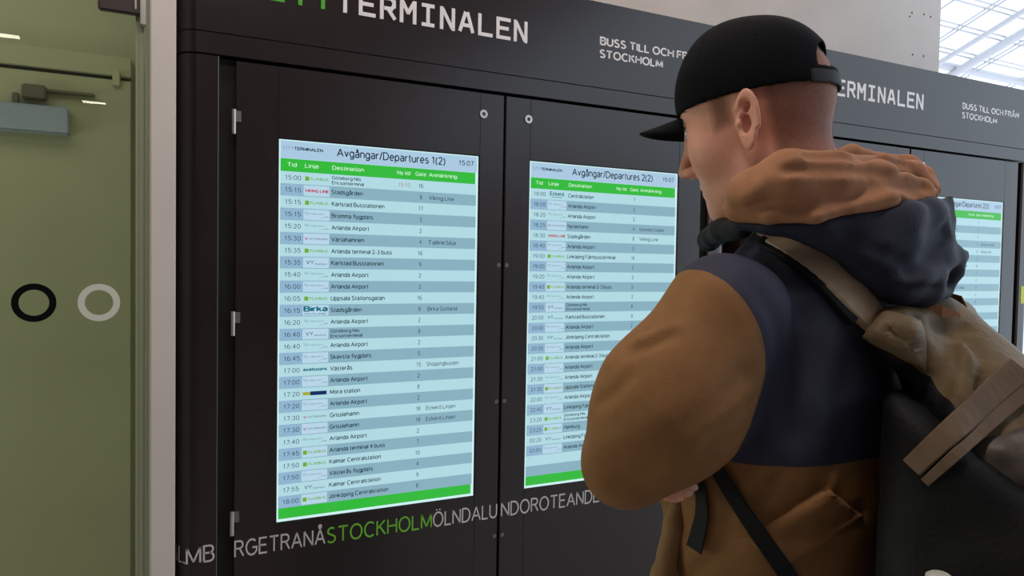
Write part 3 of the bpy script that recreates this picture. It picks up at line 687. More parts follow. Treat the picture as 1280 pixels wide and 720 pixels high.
def head(p):
    q = (p-HO)@HAX.T; a = q[..., 0]; b = np.abs(q[..., 1]); c = q[..., 2]; q = np.stack([a, b, c], -1)
    d = ell(q, (-.012, 0, .040), (.103, .077, .091))
    d = smin(d, ell(q, (.030, 0, -.026), (.062, .062, .078)), .03)
    d = smin(d, ell(q, (.045, 0, .03), (.052, .062, .06)), .02)
    d = smin(d, cone(q, (-.005, .052, -.050), (.058, .015, -.088), .016, .013), .03)
    d = smin(d, ell(q, (.030, 0, -.066), (.05, .046, .034)), .02)
    d = smin(d, sph(q, (.069, 0, -.089), .0155), .018)
    d = smin(d, cone(q, (.085, .014, .046), (.072, .046, .042), .010, .008), .014)            # brow
    d = smax(d, -ell(q, (.104, .031, .020), (.022, .019, .0125)), .012)                       # socket
    d = smin(d, ell(q, (.0775, .031, .021), (.0125, .0155, .0125)), .003)                       # lids
    d = smin(d, ell(q, (.056, .044, -.018), (.026, .020, .022)), .03)                          # cheek bone
    d = smin(d, cone(q, (.093, 0, .022), (.1140, 0, -.025), .0060, .0088), .012)                # nose
    d = smin(d, ell(q, (.099, .0115, -.029), (.0125, .0075, .008)), .006)
    d = smax(d, -ell(q, (.103, .0075, -.0375), (.006, .0035, .004)), .003)
    d = smin(d, cone(q, (.0885, 0, -.0510), (.076, .020, -.0550), .006, .003), .007)           # lips
    d = smin(d, cone(q, (.0855, 0, -.0620), (.076, .018, -.0600), .0062, .003), .006)
    d = smax(d, -cone(q, (.0945, 0, -.0565), (.080, .024, -.0570), .0016, .001), .003)
    # ear: tilted shell with a rolled rim and a hollow
    ea = np.array([[math.cos(-.12), 0, -math.sin(-.12)], [0, 1, 0], [math.sin(-.12), 0, math.cos(-.12)]])
    e = (q-np.array([-.010, .0765, .002]))@ea.T; tw = e[..., 1]-.30*(-e[..., 0])-.006
    ex, ez = e[..., 0]/.0168, e[..., 2]/.0335; ex = ex*np.where(e[..., 2] < -.012, 1.25, 1.0); rr = np.sqrt(ex*ex+ez*ez)
    plate = np.maximum((rr-1)*.0168, np.abs(tw)-.0030)
    rim = np.sqrt(((rr-.90)*.0168)**2+(tw-.0025)**2)-.0036
    rim = np.where((e[..., 0] > .010) & (np.abs(e[..., 2]) < .012), rim+.004, rim)
    ear = smin(plate, rim, .004)
    anti = np.sqrt(((np.sqrt((e[..., 0]-.0005)**2/.0095**2+(e[..., 2]+.004)**2/.017**2)-1)*.0095)**2+(tw-.002)**2)-.0025
    ear = smin(ear, anti, .004)
    ear = smax(ear, -ell(e, (.003, .010, -.004), (.0078, .0115, .0125)), .003)
    ear = smax(ear, -ell(e, (.0015, .010, .0165), (.0072, .0085, .0085)), .003)
    ear = smin(ear, sph(e, (.0125, .006, -.004), .0042), .005)                                   # tragus
    d = smin(d, ear, .005)
    d = smax(d, -ell(e, (.0035, .004, -.004), (.0045, .010, .0055)), .003)
    return d
def neck(p):
    d = chain(p, [HO+HF*-.030+HU*-.03, HO+HF*-.036+HU*-.075, T(-.02, 0, -.04)], [.058, .058, .066], .02)
    return d
FINGERS = (((832, 584, .885), (848, 588, .874), (861, 594, .868), (867, 599, .868)), ((828, 594, .880), (845, 598, .866), (858, 604, .858), (865, 609, .857)),
           ((824, 603, .878), (838, 608, .864), (851, 613, .856), (859, 616, .855)), ((820, 611, .880), (831, 616, .868), (841, 620, .862), (848, 622, .861)))
def finger(p, pts, r):
    return chain(p, [P(*q) for q in pts], r, .003)
def hands(p):
    # right hand tucked under the left arm: palm, four fingers, thumb
    d = chain(p, [WR, P(822, 598, .905)], [.026, .022], .01)
    d = smin(d, ell(p, P(826, 598, .895), (.020, .026, .016)), .012)
    for pts in FINGERS: d = smin(d, finger(p, pts, (.0092, .0084, .0078, .0064)), .0012)
    d = smin(d, chain(p, [P(820, 590, .92), P(828, 580, .905), P(842, 577, .90)], [.012, .011, .009], .004), .006)
    # left hand tucked under the right arm
    h0 = WL; fw = T(0, -1, 0)-N
    d2 = chain(p, [WL, WL+fw*.075], [.026, .026], .01); d2 = smin(d2, ell(p, WL+fw*.07, (.034, .034, .028)), .015)
    for k, L in ((-.028, .06), (-.009, .07), (.010, .066), (.028, .052)):
        a = WL+fw*.09+TZ*k; d2 = smin(d2, chain(p, [a, a+fw*L*.55, a+fw*L*.9-TF*L*.35], [.0098, .009, .0075], .003), .004)
    d2 = smin(d2, chain(p, [WL+fw*.03+TZ*.03, WL+fw*.06+TZ*.055, WL+fw*.09+TZ*.062], [.013, .011, .009], .004), .006)
    return np.minimum(d, d2)
HIPL, HIPR = T(.0, .095, -.66), T(.0, -.095, -.66)
ANL, ANR = T(.02, .13, 0)*np.array([1, 1, 0])+TZ*.09, T(.05, -.13, 0)*np.array([1, 1, 0])+TZ*.09
KNL, KNR = (HIPL+ANL)/2+TF*.02, (HIPR+ANR)/2+TF*.02
def body(p):
    d = head(p); d = smin(d, neck(p), .02)
    d = smin(d, chain(p, [T(-.02, 0, -.09), T(0, 0, -.25), T(.0, 0, -.45), T(0, 0, -.62)], [.07, .092, .09, .10], .06), .05)
    d = smin(d, cone(p, T(0, .13, -.10), T(0, -.13, -.10), .042, .042), .04)
    for s_, e_, w_ in ((SL, EL, WL), (SR, ER, WR)): d = smin(d, chain(p, [s_, e_, w_], [.046, .038, .026], .02), .03)
    d = smin(d, hands(p), .012)
    for h_, k_, a_, sd in ((HIPL, KNL, ANL, 1), (HIPR, KNR, ANR, -1)):
        d = smin(d, chain(p, [h_, k_, a_], [.085, .055, .038], .03), .04)
        d = smin(d, chain(p, [a_-TZ*.04, a_-TZ*.055+TF*.14], [.036, .028], .02), .03)
    return d

# ---------------------------------------------------------------- jacket
ZT_ = [.06, .03, 0.0, -.035, -.07, -.12, -.2, -.32, -.45, -.6, -.72]
RL_ = [.050, .060, .078, .112, .148, .180, .192, .192, .185, .19, .195]
RF_ = [.050, .060, .078, .096, .112, .126, .136, .138, .132, .138, .145]
FC_ = [-.03, -.025, -.015, -.005, 0, .005, .012, .022, .025, .015, .01]
def torso(p):
    q = p-N; z = q[..., 2]; f = q@TF-np.interp(z, ZT_[::-1], FC_[::-1]); l = q@TL
    rl = np.interp(z, ZT_[::-1], RL_[::-1]); rf = np.interp(z, ZT_[::-1], RF_[::-1])
    k = np.sqrt((f/rf)**2+(l/rl)**2); d = (k-1)*np.minimum(rf, rl)*.9
    return smax(d, smax(z-.055, -.71-z, .01), .02)
def sleeve(p, s_, e_, w_, r=(.073, .077, .064, .050)):
    up = cone(p, s_, e_, r[0], r[1]); lo = cone(p, e_, w_, r[2], r[3])
    return smin(up, lo, .03)
def folded(base, folds):
    """grooves (depth > 0) and ridges (depth < 0) laid along paths on a surface"""
    ready = []
    def fn(p):
        if not ready:
            for path, dep, wid in folds:
                pts = [h[0] for h in (hit(base, x, y) for x, y in path) if h is not None]
                if len(pts) > 1: ready.append((pts, dep, wid))
            ready.append(None)
        d = base(p); m = np.abs(d) < .03; pm = p[m]; dd = d[m]
        if len(pm):
            for q in ready[:-1]:
                dist = chain(pm, q[0], [0.0]*len(q[0])); dd = dd+q[1]*np.exp(-(dist/q[2])**2)
            d = d.copy(); d[m] = dd
        return d
    return fn
def jacket0(p):
    d = torso(p)
    sl = smin(chain(p, [SL, ML, EL], [.073, .077, .049], .05), cone(p, P(790, 570, .875), WL, .050, .044), .02)
    sl = sl+vnoise(p, 11)*.006+vnoise(p+3.3, 26)*.002
    d = d+vnoise(p+1.7, 9)*.010+vnoise(p+5.1, 22)*.004
    d = smin(d, sl, .009)
    d = smin(d, sleeve(p, SR, ER, WR, (.083, .078, .060, .036)), .03)
    return d
jacket = folded(jacket0, [
 ([(793, 437), (815, 430), (838, 419)], .010, .007), ([(800, 428), (822, 421), (845, 410)], -.004, .010),
 ([(938, 512), (915, 530), (890, 548)], .009, .008), ([(930, 540), (905, 556), (880, 566)], .006, .006),
 ([(748, 503), (768, 492), (786, 470)], .005, .008), ([(930, 470), (900, 505), (862, 530)], .004, .014), ([(862, 345), (850, 380), (846, 410)], .003, .014),
 ([(770, 610), (795, 598), (820, 588)], .004, .010), ([(745, 560), (790, 545), (830, 520)], -.003, .016),
 ([(866, 718), (900, 690), (940, 655), (975, 640), (1010, 622), (1030, 606)], .010, .006), ([(935, 640), (960, 600), (975, 585)], .006, .008), ([(900, 590), (915, 630), (905, 680)], .006, .010),
 ([(1000, 636), (1028, 622), (1040, 600)], -.006, .008), ([(985, 672), (1030, 652), (1078, 640)], .005, .010),
 ([(905, 330), (950, 370), (975, 440)], .004, .014), ([(1000, 400), (985, 470), (990, 540)], .005, .016), ([(1040, 440), (1020, 500), (1025, 560)], -.005, .018),
 ([(885, 330), (908, 352), (930, 380), (945, 410), (955, 440), (961, 470), (962, 500), (955, 530)], .0025, .004)])
SEAM_C = P(805, 490, .80)
def trunk(p): return torso(p)+vnoise(p+1.7, 9)*.010+vnoise(p+5.1, 22)*.004
def seam(V):
    q = V-SEAM_C; return np.sqrt((q[:, 0]/.136)**2+(q[:, 1]/.16)**2+(q[:, 2]/.158)**2)-1
def navy(V):
    q = V-N; l = q@TL
    g1 = np.minimum(seam(V)*.13, 1); hem = P(950, 582, .84)[2]
    g1b = np.where(l < -.17, -.02, .05)
    return np.minimum(np.minimum(g1, V[:, 2]-hem), g1b)

def two_tone(name, a, c, attr, rough=.75, bump=.35, bscale=500, big=0):
    m = mat(name, a, rough=rough, spec=.25, bump=bump, bscale=bscale); nt = m.node_tree; b_ = nt.nodes['Principled BSDF']
    at = nt.nodes.new('ShaderNodeAttribute'); at.attribute_name = attr
    gt = nt.nodes.new('ShaderNodeMath'); gt.operation = 'GREATER_THAN'; gt.inputs[1].default_value = 0
    mx = nt.nodes.new('ShaderNodeMix'); mx.data_type = 'RGBA'
    tc = nt.nodes.new('ShaderNodeTexCoord'); n = nt.nodes.new('ShaderNodeTexNoise'); n.inputs['Scale'].default_value = 60; n.inputs['Detail'].default_value = 6
    nt.links.new(tc.outputs['Object'], n.inputs['Vector'])
    v = nt.nodes.new('ShaderNodeMapRange'); v.inputs['To Min'].default_value = .86; v.inputs['To Max'].default_value = 1.14
    hs = nt.nodes.new('ShaderNodeHueSaturation')
    nt.links.new(n.outputs['Fac'], v.inputs['Value']); nt.links.new(v.outputs['Result'], hs.inputs['Value'])
    mx.inputs['A'].default_value = (*lin(a), 1); mx.inputs['B'].default_value = (*lin(c), 1)
    nt.links.new(at.outputs['Fac'], gt.inputs[0]); nt.links.new(gt.outputs[0], mx.inputs['Factor'])
    nt.links.new(mx.outputs['Result'], hs.inputs['Color']); nt.links.new(hs.outputs['Color'], b_.inputs['Base Color'])
    return m
BROWN, NAVY = (132, 92, 56), (52, 53, 70)
M_jack = two_tone('brown_and_navy_nylon', BROWN, NAVY, 'navy')
M_skin = mat('fair_skin', (214, 152, 132), rough=.5, spec=.35, noise=.08, nscale=40, bump=.08, bscale=700, sss=.12)
M_stub = mat('cropped_hair', (116, 80, 66), rough=.7, spec=.2, noise=.18, nscale=900)
def fade_out(m, attr, nscale, top):
    nt = m.node_tree; b_ = nt.nodes['Principled BSDF']; out = nt.nodes['Material Output']
    at = nt.nodes.new('ShaderNodeAttribute'); at.attribute_name = attr
    tc = nt.nodes.new('ShaderNodeTexCoord'); n = nt.nodes.new('ShaderNodeTexNoise'); n.inputs['Scale'].default_value = nscale; n.inputs['Detail'].default_value = 2
    nt.links.new(tc.outputs['Object'], n.inputs['Vector'])
    mr = nt.nodes.new('ShaderNodeMapRange'); mr.inputs['From Min'].default_value = .3; mr.inputs['From Max'].default_value = .7; mr.inputs['To Min'].default_value = .6; mr.inputs['To Max'].default_value = 1
    mu = nt.nodes.new('ShaderNodeMath'); mu.operation = 'MULTIPLY'; mu.use_clamp = True
    m2 = nt.nodes.new('ShaderNodeMath'); m2.operation = 'MULTIPLY'; m2.inputs[1].default_value = top
    t = nt.nodes.new('ShaderNodeBsdfTransparent'); mx = nt.nodes.new('ShaderNodeMixShader')
    nt.links.new(n.outputs['Fac'], mr.inputs['Value']); nt.links.new(mr.outputs['Result'], mu.inputs[0]); nt.links.new(at.outputs['Fac'], mu.inputs[1])
    nt.links.new(mu.outputs[0], m2.inputs[0]); nt.links.new(m2.outputs[0], mx.inputs['Fac'])
    nt.links.new(t.outputs[0], mx.inputs[1]); nt.links.new(b_.outputs[0], mx.inputs[2]); nt.links.new(mx.outputs[0], out.inputs['Surface'])
fade_out(M_stub, 'stubble', 700, .6)
M_brow = mat('brown_eyebrow_hair', (70, 50, 40), rough=.8, noise=.3, nscale=600)
M_eye = mat('eye_white', (215, 208, 202), rough=.15); M_iris = mat('grey_iris', (60, 66, 66), rough=.15)
M_cap = mat('black_cotton_twill', (11, 11, 16), rough=.9, spec=.12, bump=.3, bscale=900)
M_capst = mat('dark_grey_cap_strap', (42, 40, 42), rough=.7, spec=.25, bump=.3, bscale=900)
M_line = mat('soft_brown_hood_lining', (162, 114, 86), rough=.85, spec=.15, noise=.08, nscale=60, bump=.35, bscale=600)
M_navy = mat('navy_nylon', (40, 41, 56), rough=.7, spec=.25, noise=.1, nscale=50, bump=.35, bscale=500)
M_brn = mat('brown_nylon', BROWN, rough=.75, spec=.25, noise=.1, nscale=50, bump=.35, bscale=500)
M_flap = mat('pale_jacket_facing', (136, 104, 70), rough=.75, spec=.25, noise=.1, nscale=50, bump=.3, bscale=400)
M_web = mat('black_webbing', (13, 12, 16), rough=.7, spec=.3, bump=.3, bscale=1200)
M_pack = mat('olive_brown_canvas', (110, 90, 64), rough=.6, spec=.35, noise=.18, nscale=18, bump=.5, bscale=140)
M_packb = mat('black_pack_nylon', (11, 10, 13), rough=.7, spec=.3, noise=.2, nscale=30, bump=.5, bscale=200)
M_strap = mat('taupe_shoulder_strap', (190, 164, 142), rough=.7, spec=.25, noise=.1, nscale=60, bump=.35, bscale=700)
M_band = mat('tan_pack_band', (108, 88, 70), rough=.65, spec=.3, noise=.1, nscale=60, bump=.3, bscale=700)
M_crump = mat('grey_brown_crumpled_nylon', (84, 74, 68), rough=.5, spec=.4, noise=.15, nscale=20, bump=.4, bscale=120)
M_trou = mat('dark_trousers', (34, 34, 40), rough=.85, bump=.3, bscale=500)
M_shoe = mat('black_shoe_leather', (20, 19, 19), rough=.5)

man = thing('person', 'man in black cap and brown and navy hooded jacket, arms folded, facing the screens', 'person', tuple(to_world(ORI)), -YAW)
zf = (HO[2]-.16, HO[2]+.15)
bx = axis((-.05, .08, .012), (.08, .20, .008), (.20, .235, .004), (.235, .475, .0026), (.475, .62, .01))
by = axis((.74, .86, .006), (.86, .955, .003), (.955, 1.08, .003), (1.08, 1.42, .012))
bz = axis((0.0, 1.20, .014), (1.20, 1.31, .003), (1.31, zf[0], .012), (zf[0], zf[1], .0026))
sculpt('body', body, bx, by, bz, [M_skin], man, ORI)
HB = lambda lo, hi, c, h: axis((c-lo, c+hi, h))
hx, hy, hz = HB(.16, .16, HO[0], .0026), HB(.13, .13, HO[1], .0026), HB(.14, .15, HO[2], .0026)
def hq(p): return (p-HO)@HAX.T
M_nail = mat('pink_fingernail', (226, 176, 164), rough=.3, spec=.5)
for fg in FINGERS:
    tip, mid = P(*fg[3]), P(*fg[2]); dr = (tip-mid)/np.linalg.norm(tip-mid); up_ = np.array([.25, -.85, .35]); up_ -= dr*(up_@dr); up_ /= np.linalg.norm(up_); sd = np.cross(dr, up_)
    mb = MB(); bm_ = bmesh.new(); bmesh.ops.create_uvsphere(bm_, u_segments=14, v_segments=8, radius=1); bm_.verts.index_update()
    mb.add([tip+up_*.0052+dr*(v.co.x*.0058)+sd*(v.co.y*.0046)+up_*(v.co.z*.0016)-ORI for v in bm_.verts], [[v.index for v in f_.verts] for f_ in bm_.faces], M_nail, True)
    bm_.free(); mb.build('fingernail', man)
# cropped hair: a close layer round the back and sides of the skull
def hair(p):
    d = smin(head(p), neck(p), .02)-.0014
    return smax(d, hair_region(p), .002)
def hair_region(p):
    q = hq(p); a, b_, c = q[..., 0], np.abs(q[..., 1]), q[..., 2]
    nape = -.075-.25*np.minimum(a+.05, 0)
    back = np.maximum(a-(-.030), nape-c)
    side = np.maximum(np.maximum(a-.044, .008-a), .010-.25*(a+.02)-c)
    return np.minimum(back, side)
sculpt('hair', hair, hx, hy, hz, [M_stub], man, ORI, attr={'stubble': lambda V: np.clip(-hair_region(V)/.013, 0, 1)}, label='close cropped light brown hair')
# cap
def crown(p):
    q = hq(p); b_ = np.abs(q[..., 1])
    d = ell(q, (-.008, 0, .046), (.1135, .0855, .104))
    d = smin(d, ell(q, (.024, 0, .066), (.064, .066, .076)), .03)
    return d
def rimz(q): return q[..., 2]-(.038+.06*q[..., 0])
def cap(p):
    q = hq(p); d = crown(p)+vnoise(p, 25)*.0015
    d = smax(d, -(d+.0045), .002); d = np.maximum(d, -rimz(q))
    b_ = np.abs(q[..., 1])
    sm = np.abs(np.arctan2(q[..., 1], q[..., 0]-.002)*3/math.pi); sm = np.abs(sm-np.round(sm))*.1
    d = d+np.where(rimz(q) > .008, .0008*np.exp(-(sm/.0022)**2), 0)
    hole = np.maximum(np.sqrt((b_/.046)**2+((q[..., 2]-.046)/.052)**2)-1, 0)*.04
    hole = np.maximum(np.sqrt((b_/.044)**2+((np.maximum(q[..., 2]-.052, 0))/.036)**2)*.04-.04, np.maximum(.052-q[..., 2], q[..., 0]+.03))
    return smax(d, -hole, .002)
co = sculpt('cap', cap, HB(.16, .16, HO[0], .0024), HB(.13, .13, HO[1], .0024), HB(.05, .17, HO[2], .0024), [M_cap], man, ORI, label='black baseball cap')
def capstrap(p):
    q = hq(p); d = crown(p)-.0012; d = smax(d, -(d+.004), .001)
    r = rimz(q); return np.maximum(np.maximum(np.maximum(d, np.abs(r-.0065)-.0085), q[..., 0]+.045), np.abs(q[..., 1])-.056)
sculpt('strap', capstrap, HB(.05, .16, HO[0], .0022), HB(.13, .13, HO[1], .0022), HB(.05, .1, HO[2], .0022), [M_capst], co, ORI, label='dark grey cap strap')
# brim: a curved plate
mb = MB(); nb, nt_ = 28, 10; top = []; bot = []
for i in range(nb+1):
    s_ = -1+2*i/nb; th = s_*.50
    a0, b0 = -.002+.104*math.cos(th), .083*math.sin(th)
    for j in range(nt_+1):
        t = j/nt_; ext = .070*(1-abs(s_)**2.6)*t
        a = a0+ext*(.98); bb = b0*(1+.04*t)
        c = .040+.06*a0 - .002*t - (.075*(bb/.075)**2)*(.45+.55*t)
        q = HO+HF*a+HL*bb+HU*c; top.append(q+HU*.0016-ORI); bot.append(q-HU*.0016-ORI)
w_ = nt_+1; fs = []
n0 = len(top)
for i in range(nb):
    for j in range(nt_):
        k = i*w_+j; fs.append((k, k+1, k+w_+1, k+w_)); fs.append((n0+k, n0+k+w_, n0+k+w_+1, n0+k+1))
for i in range(nb):
    for j in (0, nt_):
        k = i*w_+j; fs.append((k, k+w_, n0+k+w_, n0+k))
for j in range(nt_):
    for i in (0, nb):
        k = i*w_+j; fs.append((k, k+1, n0+k+1, n0+k))
mb.add(top+bot, fs, M_cap, True); mb.build('brim', co)
mb = MB(); q = HO+HU*.1485+HF*.004-ORI
for k in range(5):
    a0 = k*.35
ring = lambda r, h: [q+HF*r*math.cos(a)+HL*r*math.sin(a)+HU*h for a in np.linspace(0, 2*math.pi, 16, endpoint=False)]
vv = ring(.0075, 0)+ring(.007, .002)+ring(.004, .0036); ff = [(i, (i+1) % 16, 16+(i+1) % 16, 16+i) for i in range(16)]+[(16+i, 16+(i+1) % 16, 32+(i+1) % 16, 32+i) for i in range(16)]+[tuple(range(32, 48))]
mb.add(vv, ff, M_cap, True); mb.build('button', co)
# eyes and brows
for s_ in (1, -1):
    mb = MB(); c0 = HO+HF*.0795+HL*.031*s_+HU*.0195-ORI; vs_, fs_ = [], []
    dirs = HF*.93+HU*-.25+HL*.1*s_; dirs /= np.linalg.norm(dirs)
    bm_ = bmesh.new(); bmesh.ops.create_uvsphere(bm_, u_segments=20, v_segments=14, radius=.0118)
    bm_.verts.index_update(); vv = [np.array(v.co) for v in bm_.verts]
    for f_ in bm_.faces:
        cc = np.mean([vv[v.index] for v in f_.verts], axis=0); m_ = M_iris if (cc/np.linalg.norm(cc))@dirs > .87 else M_eye
        mb.add([c0+vv[v.index] for v in f_.verts], [tuple(range(len(f_.verts)))], m_, True)
    bm_.free(); mb.build('eye', man)
    mb = MB(); pts = [HO+HF*.0990+HL*.012*s_+HU*.043-ORI, HO+HF*.0965+HL*.028*s_+HU*.049-ORI, HO+HF*.0855+HL*.046*s_+HU*.047-ORI, HO+HF*.075+HL*.056*s_+HU*.040-ORI]
    mb.tube(pts, [.003, .0042, .0038, .0015], M_brow, 8); mb.build('eyebrow', man, label='brown eyebrow')
    mb = MB(); pts = [HO+HF*a+HL*b_*s_+HU*c-ORI for a, b_, c in ((.0915, .020, .025), (.0925, .031, .028), (.0860, .043, .024))]
    mb.tube(pts, [.0008, .0014, .0008], M_brow, 6); mb.build('eyelash', man)

jk = sculpt('jacket', jacket, axis((-.02, .66, .0055)), axis((.68, 1.40, .0055)), axis((.84, 1.66, .0055)), [M_jack], man, ORI, attr={'navy': navy}, label='brown jacket with navy shoulders')
# hood: brown lining rolled open over a hanging navy shell
def hood_line(p):
    n = vnoise(p, 22)*.003
    d = pchain(p, [(914, 263, .875, .010), (938, 243, .86, .026), (985, 224, .84, .032), (1040, 222, .85, .030), (1095, 228, .87, .024), (1150, 238, .90, .014), (1166, 242, .91, .008)], .008)
    d = smin(d, pchain(p, [(935, 232, .89, .014), (968, 212, .885, .016), (1010, 205, .88, .015), (1060, 207, .90, .013), (1104, 206, .93, .013), (1140, 216, .96, .016), (1164, 236, .95, .010)], .006), .007)
    d = smin(d, pchain(p, [(1030, 200, .99, .010), (1064, 193, 1.01, .013), (1098, 201, 1.02, .012), (1135, 207, 1.02, .014), (1155, 222, 1.0, .014), (1168, 238, .97, .009)], .006), .006)
    d = smin(d, pchain(p, [(922, 267, .865, .010), (962, 267, .84, .012), (1018, 264, .825, .014), (1060, 254, .83, .012), (1104, 246, .85, .017), (1128, 248, .87, .012), (1160, 246, .89, .008)], .005), .007)
    d = smin(d, pchain(p, [(985, 240, .835, .02), (1040, 238, .84, .02), (1085, 243, .86, .016)], .006), .01)
    # far side of the collar
    d = smin(d, pchain(p, [(1040, 205, 1.04, .016), (1000, 225, 1.09, .02), (940, 262, 1.08, .016), (905, 275, 1.03, .010)], .01), .01)
    d = d+n
    return d
hood_line0 = hood_line
hood_line = folded(hood_line0, [
 ([(984, 213), (1020, 210), (1057, 211), (1089, 214), (1122, 221), (1158, 234)], .016, .006), ([(992, 259), (1028, 257), (1057, 248), (1085, 238), (1107, 231), (1129, 232), (1154, 242)], .016, .007),
 ([(1010, 194), (1042, 194), (1071, 198), (1100, 197), (1114, 202), (1140, 208)], .012, .005), ([(1061, 199), (1060, 206), (1059, 213)], .006, .003), ([(1086, 216), (1090, 226), (1089, 238)], .007, .0035),
 ([(1121, 233), (1129, 244), (1127, 258)], .007, .0035), ([(930, 250), (958, 228), (990, 220)], -.005, .010), ([(925, 262), (960, 256), (1000, 247), (1050, 238)], .005, .008), ([(1128, 196), (1122, 206), (1128, 216)], .006, .004), ([(1104, 187), (1106, 194)], .006, .004)])
def hood_shell(p):
    d = pchain(p, [(925, 276, .875, .008), (965, 278, .85, .012), (1020, 284, .845, .020), (1080, 288, .86, .034), (1110, 285, .865, .034), (1150, 272, .89, .026), (1180, 256, .91, .008)], .01)
    d = smin(d, pchain(p, [(1187, 247, .915, .003), (1182, 275, .91, .008), (1172, 300, .90, .014)], .01), .012)
    d = smin(d, pchain(p, [(1040, 300, .85, .014), (1085, 322, .855, .026), (1122, 342, .86, .032), (1152, 356, .875, .026), (1172, 362, .89, .012)], .01), .02)
    d = smin(d, pchain(p, [(1120, 315, .87, .036), (1160, 320, .89, .024), (1190, 318, .905, .010), (1203, 319, .91, .004)], .006), .008)
    d = smin(d, pchain(p, [(1203, 320, .91, .004), (1196, 340, .905, .008), (1180, 362, .90, .010), (1164, 372, .89, .009)], .006), .012)
    d = smin(d, ell(p, P(1100, 305, .93), (.07, .06, .05)), .03)
    d = d+vnoise(p, 16)*.006
    return d
hood_shell0 = hood_shell
hood_shell1 = folded(hood_shell0, [([(1184, 290), (1170, 308), (1156, 328), (1140, 342)], .018, .009), ([(1060, 298), (1100, 315), (1138, 330)], .008, .008), ([(1020, 296), (1060, 322), (1100, 345)], .006, .009),
 ([(1203, 322), (1180, 338), (1160, 352), (1130, 352)], -.006, .008), ([(1186, 352), (1160, 360), (1130, 362)], .006, .007), ([(1150, 262), (1140, 290), (1110, 312)], -.006, .014), ([(1100, 270), (1090, 290), (1060, 300)], .005, .012)])
def hood_shell(p): return smax(hood_shell1(p), -(hood_line0(p)+.001), .003)
hd_ = sculpt('hood', hood_shell, axis((.24, .60, .0042)), axis((.76, 1.05, .0042)), axis((1.46, 1.66, .0042)), [M_navy], jk, ORI, label='navy hood hanging down the back')
ln_ = sculpt('hood_lining', hood_line, axis((.20, .56, .0036)), axis((.76, 1.14, .0036)), axis((1.54, 1.71, .0036)), [M_line], jk, ORI, label='brown hood lining')
# collar front, facing, pocket flap, webbing
def collar(p):
    return pchain(p, [(930, 286, .89, .012), (904, 288, .95, .014), (889, 297, 1.0, .012), (886, 300, 1.06, .014), (905, 285, 1.1, .02)], .01)+vnoise(p, 25)*.004
sculpt('collar', collar, axis((.20, .36, .004)), axis((.84, 1.16, .004)), axis((1.52, 1.65, .004)), [M_web], jk, ORI, label='dark stand collar under the chin')
def facing(p):
    d = pchain(p, [(850, 618, .93, .008), (842, 655, .93, .012), (830, 720, .93, .015), (822, 780, .93, .016)], .01)
    return d+vnoise(p, 30)*.006
sculpt('front_facing', facing, axis((.12, .30, .0045)), axis((.86, 1.0, .0045)), axis((1.08, 1.32, .0045)), [M_flap], jk, ORI, label='pale front edge of the open jacket')
def on(fn, pix, lift): 
    o = [h for h in (hit(fn, x, y, lift) for x, y in pix) if h is not None]; return [a for a, _ in o], [b_ for _, b_ in o]
a_, n_ = on(trunk, [(864, 560), (874, 590), (880, 615), (881, 642), (876, 666), (871, 685)], .005)
strip('webbing_tail', a_, n_, [.014, .016, .018, .020, .022], .002, M_web, jk, ORI, label='short black dangling webbing')
# pocket flap
def patch(name, fn, corners, lift, th, m, parent, root, nu=14, nv=10, bulge=.004, label=None):
    """a thin cloth panel lying on a surface: corners as a, b, c, d round the outline"""
    a, b_, c, d = [np.array(q, float) for q in corners]; top = []; bot = []
    for i in range(nu+1):
        for j in range(nv+1):
            u, v = i/nu, j/nv; q = (a*(1-u)+b_*u)*(1-v)+(d*(1-u)+c*u)*v
            h = hit(fn, q[0], q[1])
            if h is None: h = (top[-1]+root, np.array([0, -1.0, 0]))
            w_ = lift+bulge*math.sin(math.pi*u)*math.sin(math.pi*v)+float(vnoise(h[0][None], 40)[0])*bulge
            top.append(h[0]+h[1]*(w_+th)-root); bot.append(h[0]+h[1]*w_-root)
    n0 = len(top); w_ = nv+1; fs = []
    for i in range(nu):
        for j in range(nv):
            k = i*w_+j; fs.append((k, k+1, k+w_+1, k+w_)); fs.append((n0+k, n0+k+w_, n0+k+w_+1, n0+k+1))
    for i in range(nu):
        for j in (0, nv): k = i*w_+j; fs.append((k, k+w_, n0+k+w_, n0+k))
    for j in range(nv):
        for i in (0, nu): k = i*w_+j; fs.append((k, k+1, n0+k+1, n0+k))
    mb = MB(); mb.add(top+bot, fs, m, True); return mb.build(name, parent, label=label)
patch('pocket_flap', jacket, [(928, 674), (1036, 612), (1078, 646), (985, 706)], .0005, .003, M_brn, jk, ORI, bulge=.003)
# trousers and shoes
def trousers(p):
    d = cone(p, T(0, .04, -.68), T(0, -.04, -.68), .125, .125)
    for h_, k_, aa in ((HIPL, KNL, ANL), (HIPR, KNR, ANR)): d = smin(d, chain(p, [h_, k_, aa+TZ*.03], [.10, .078, .07], .03), .03)
    return smax(d+vnoise(p, 12)*.01, .06-p[..., 2], .01)
sculpt('trousers', trousers, axis((.08, .66, .012)), axis((.72, 1.28, .012)), axis((.03, 1.03, .012)), [M_trou], man, ORI)
for aa in (ANL, ANR):
    def shoe(p):
        d = ell(p, aa+TF*.07-TZ*.045, (.145, .052, .055), np.array([TF, TL, TZ])); d = smin(d, cone(p, aa, aa-TZ*.03, .05, .05), .04)
        return smax(d, .004-p[..., 2], .006)
    sculpt('shoe', shoe, axis((aa[0]-.25, aa[0]+.2, .008)), axis((aa[1]-.2, aa[1]+.25, .008)), axis((-.02, .16, .008)), [M_shoe], man, ORI)

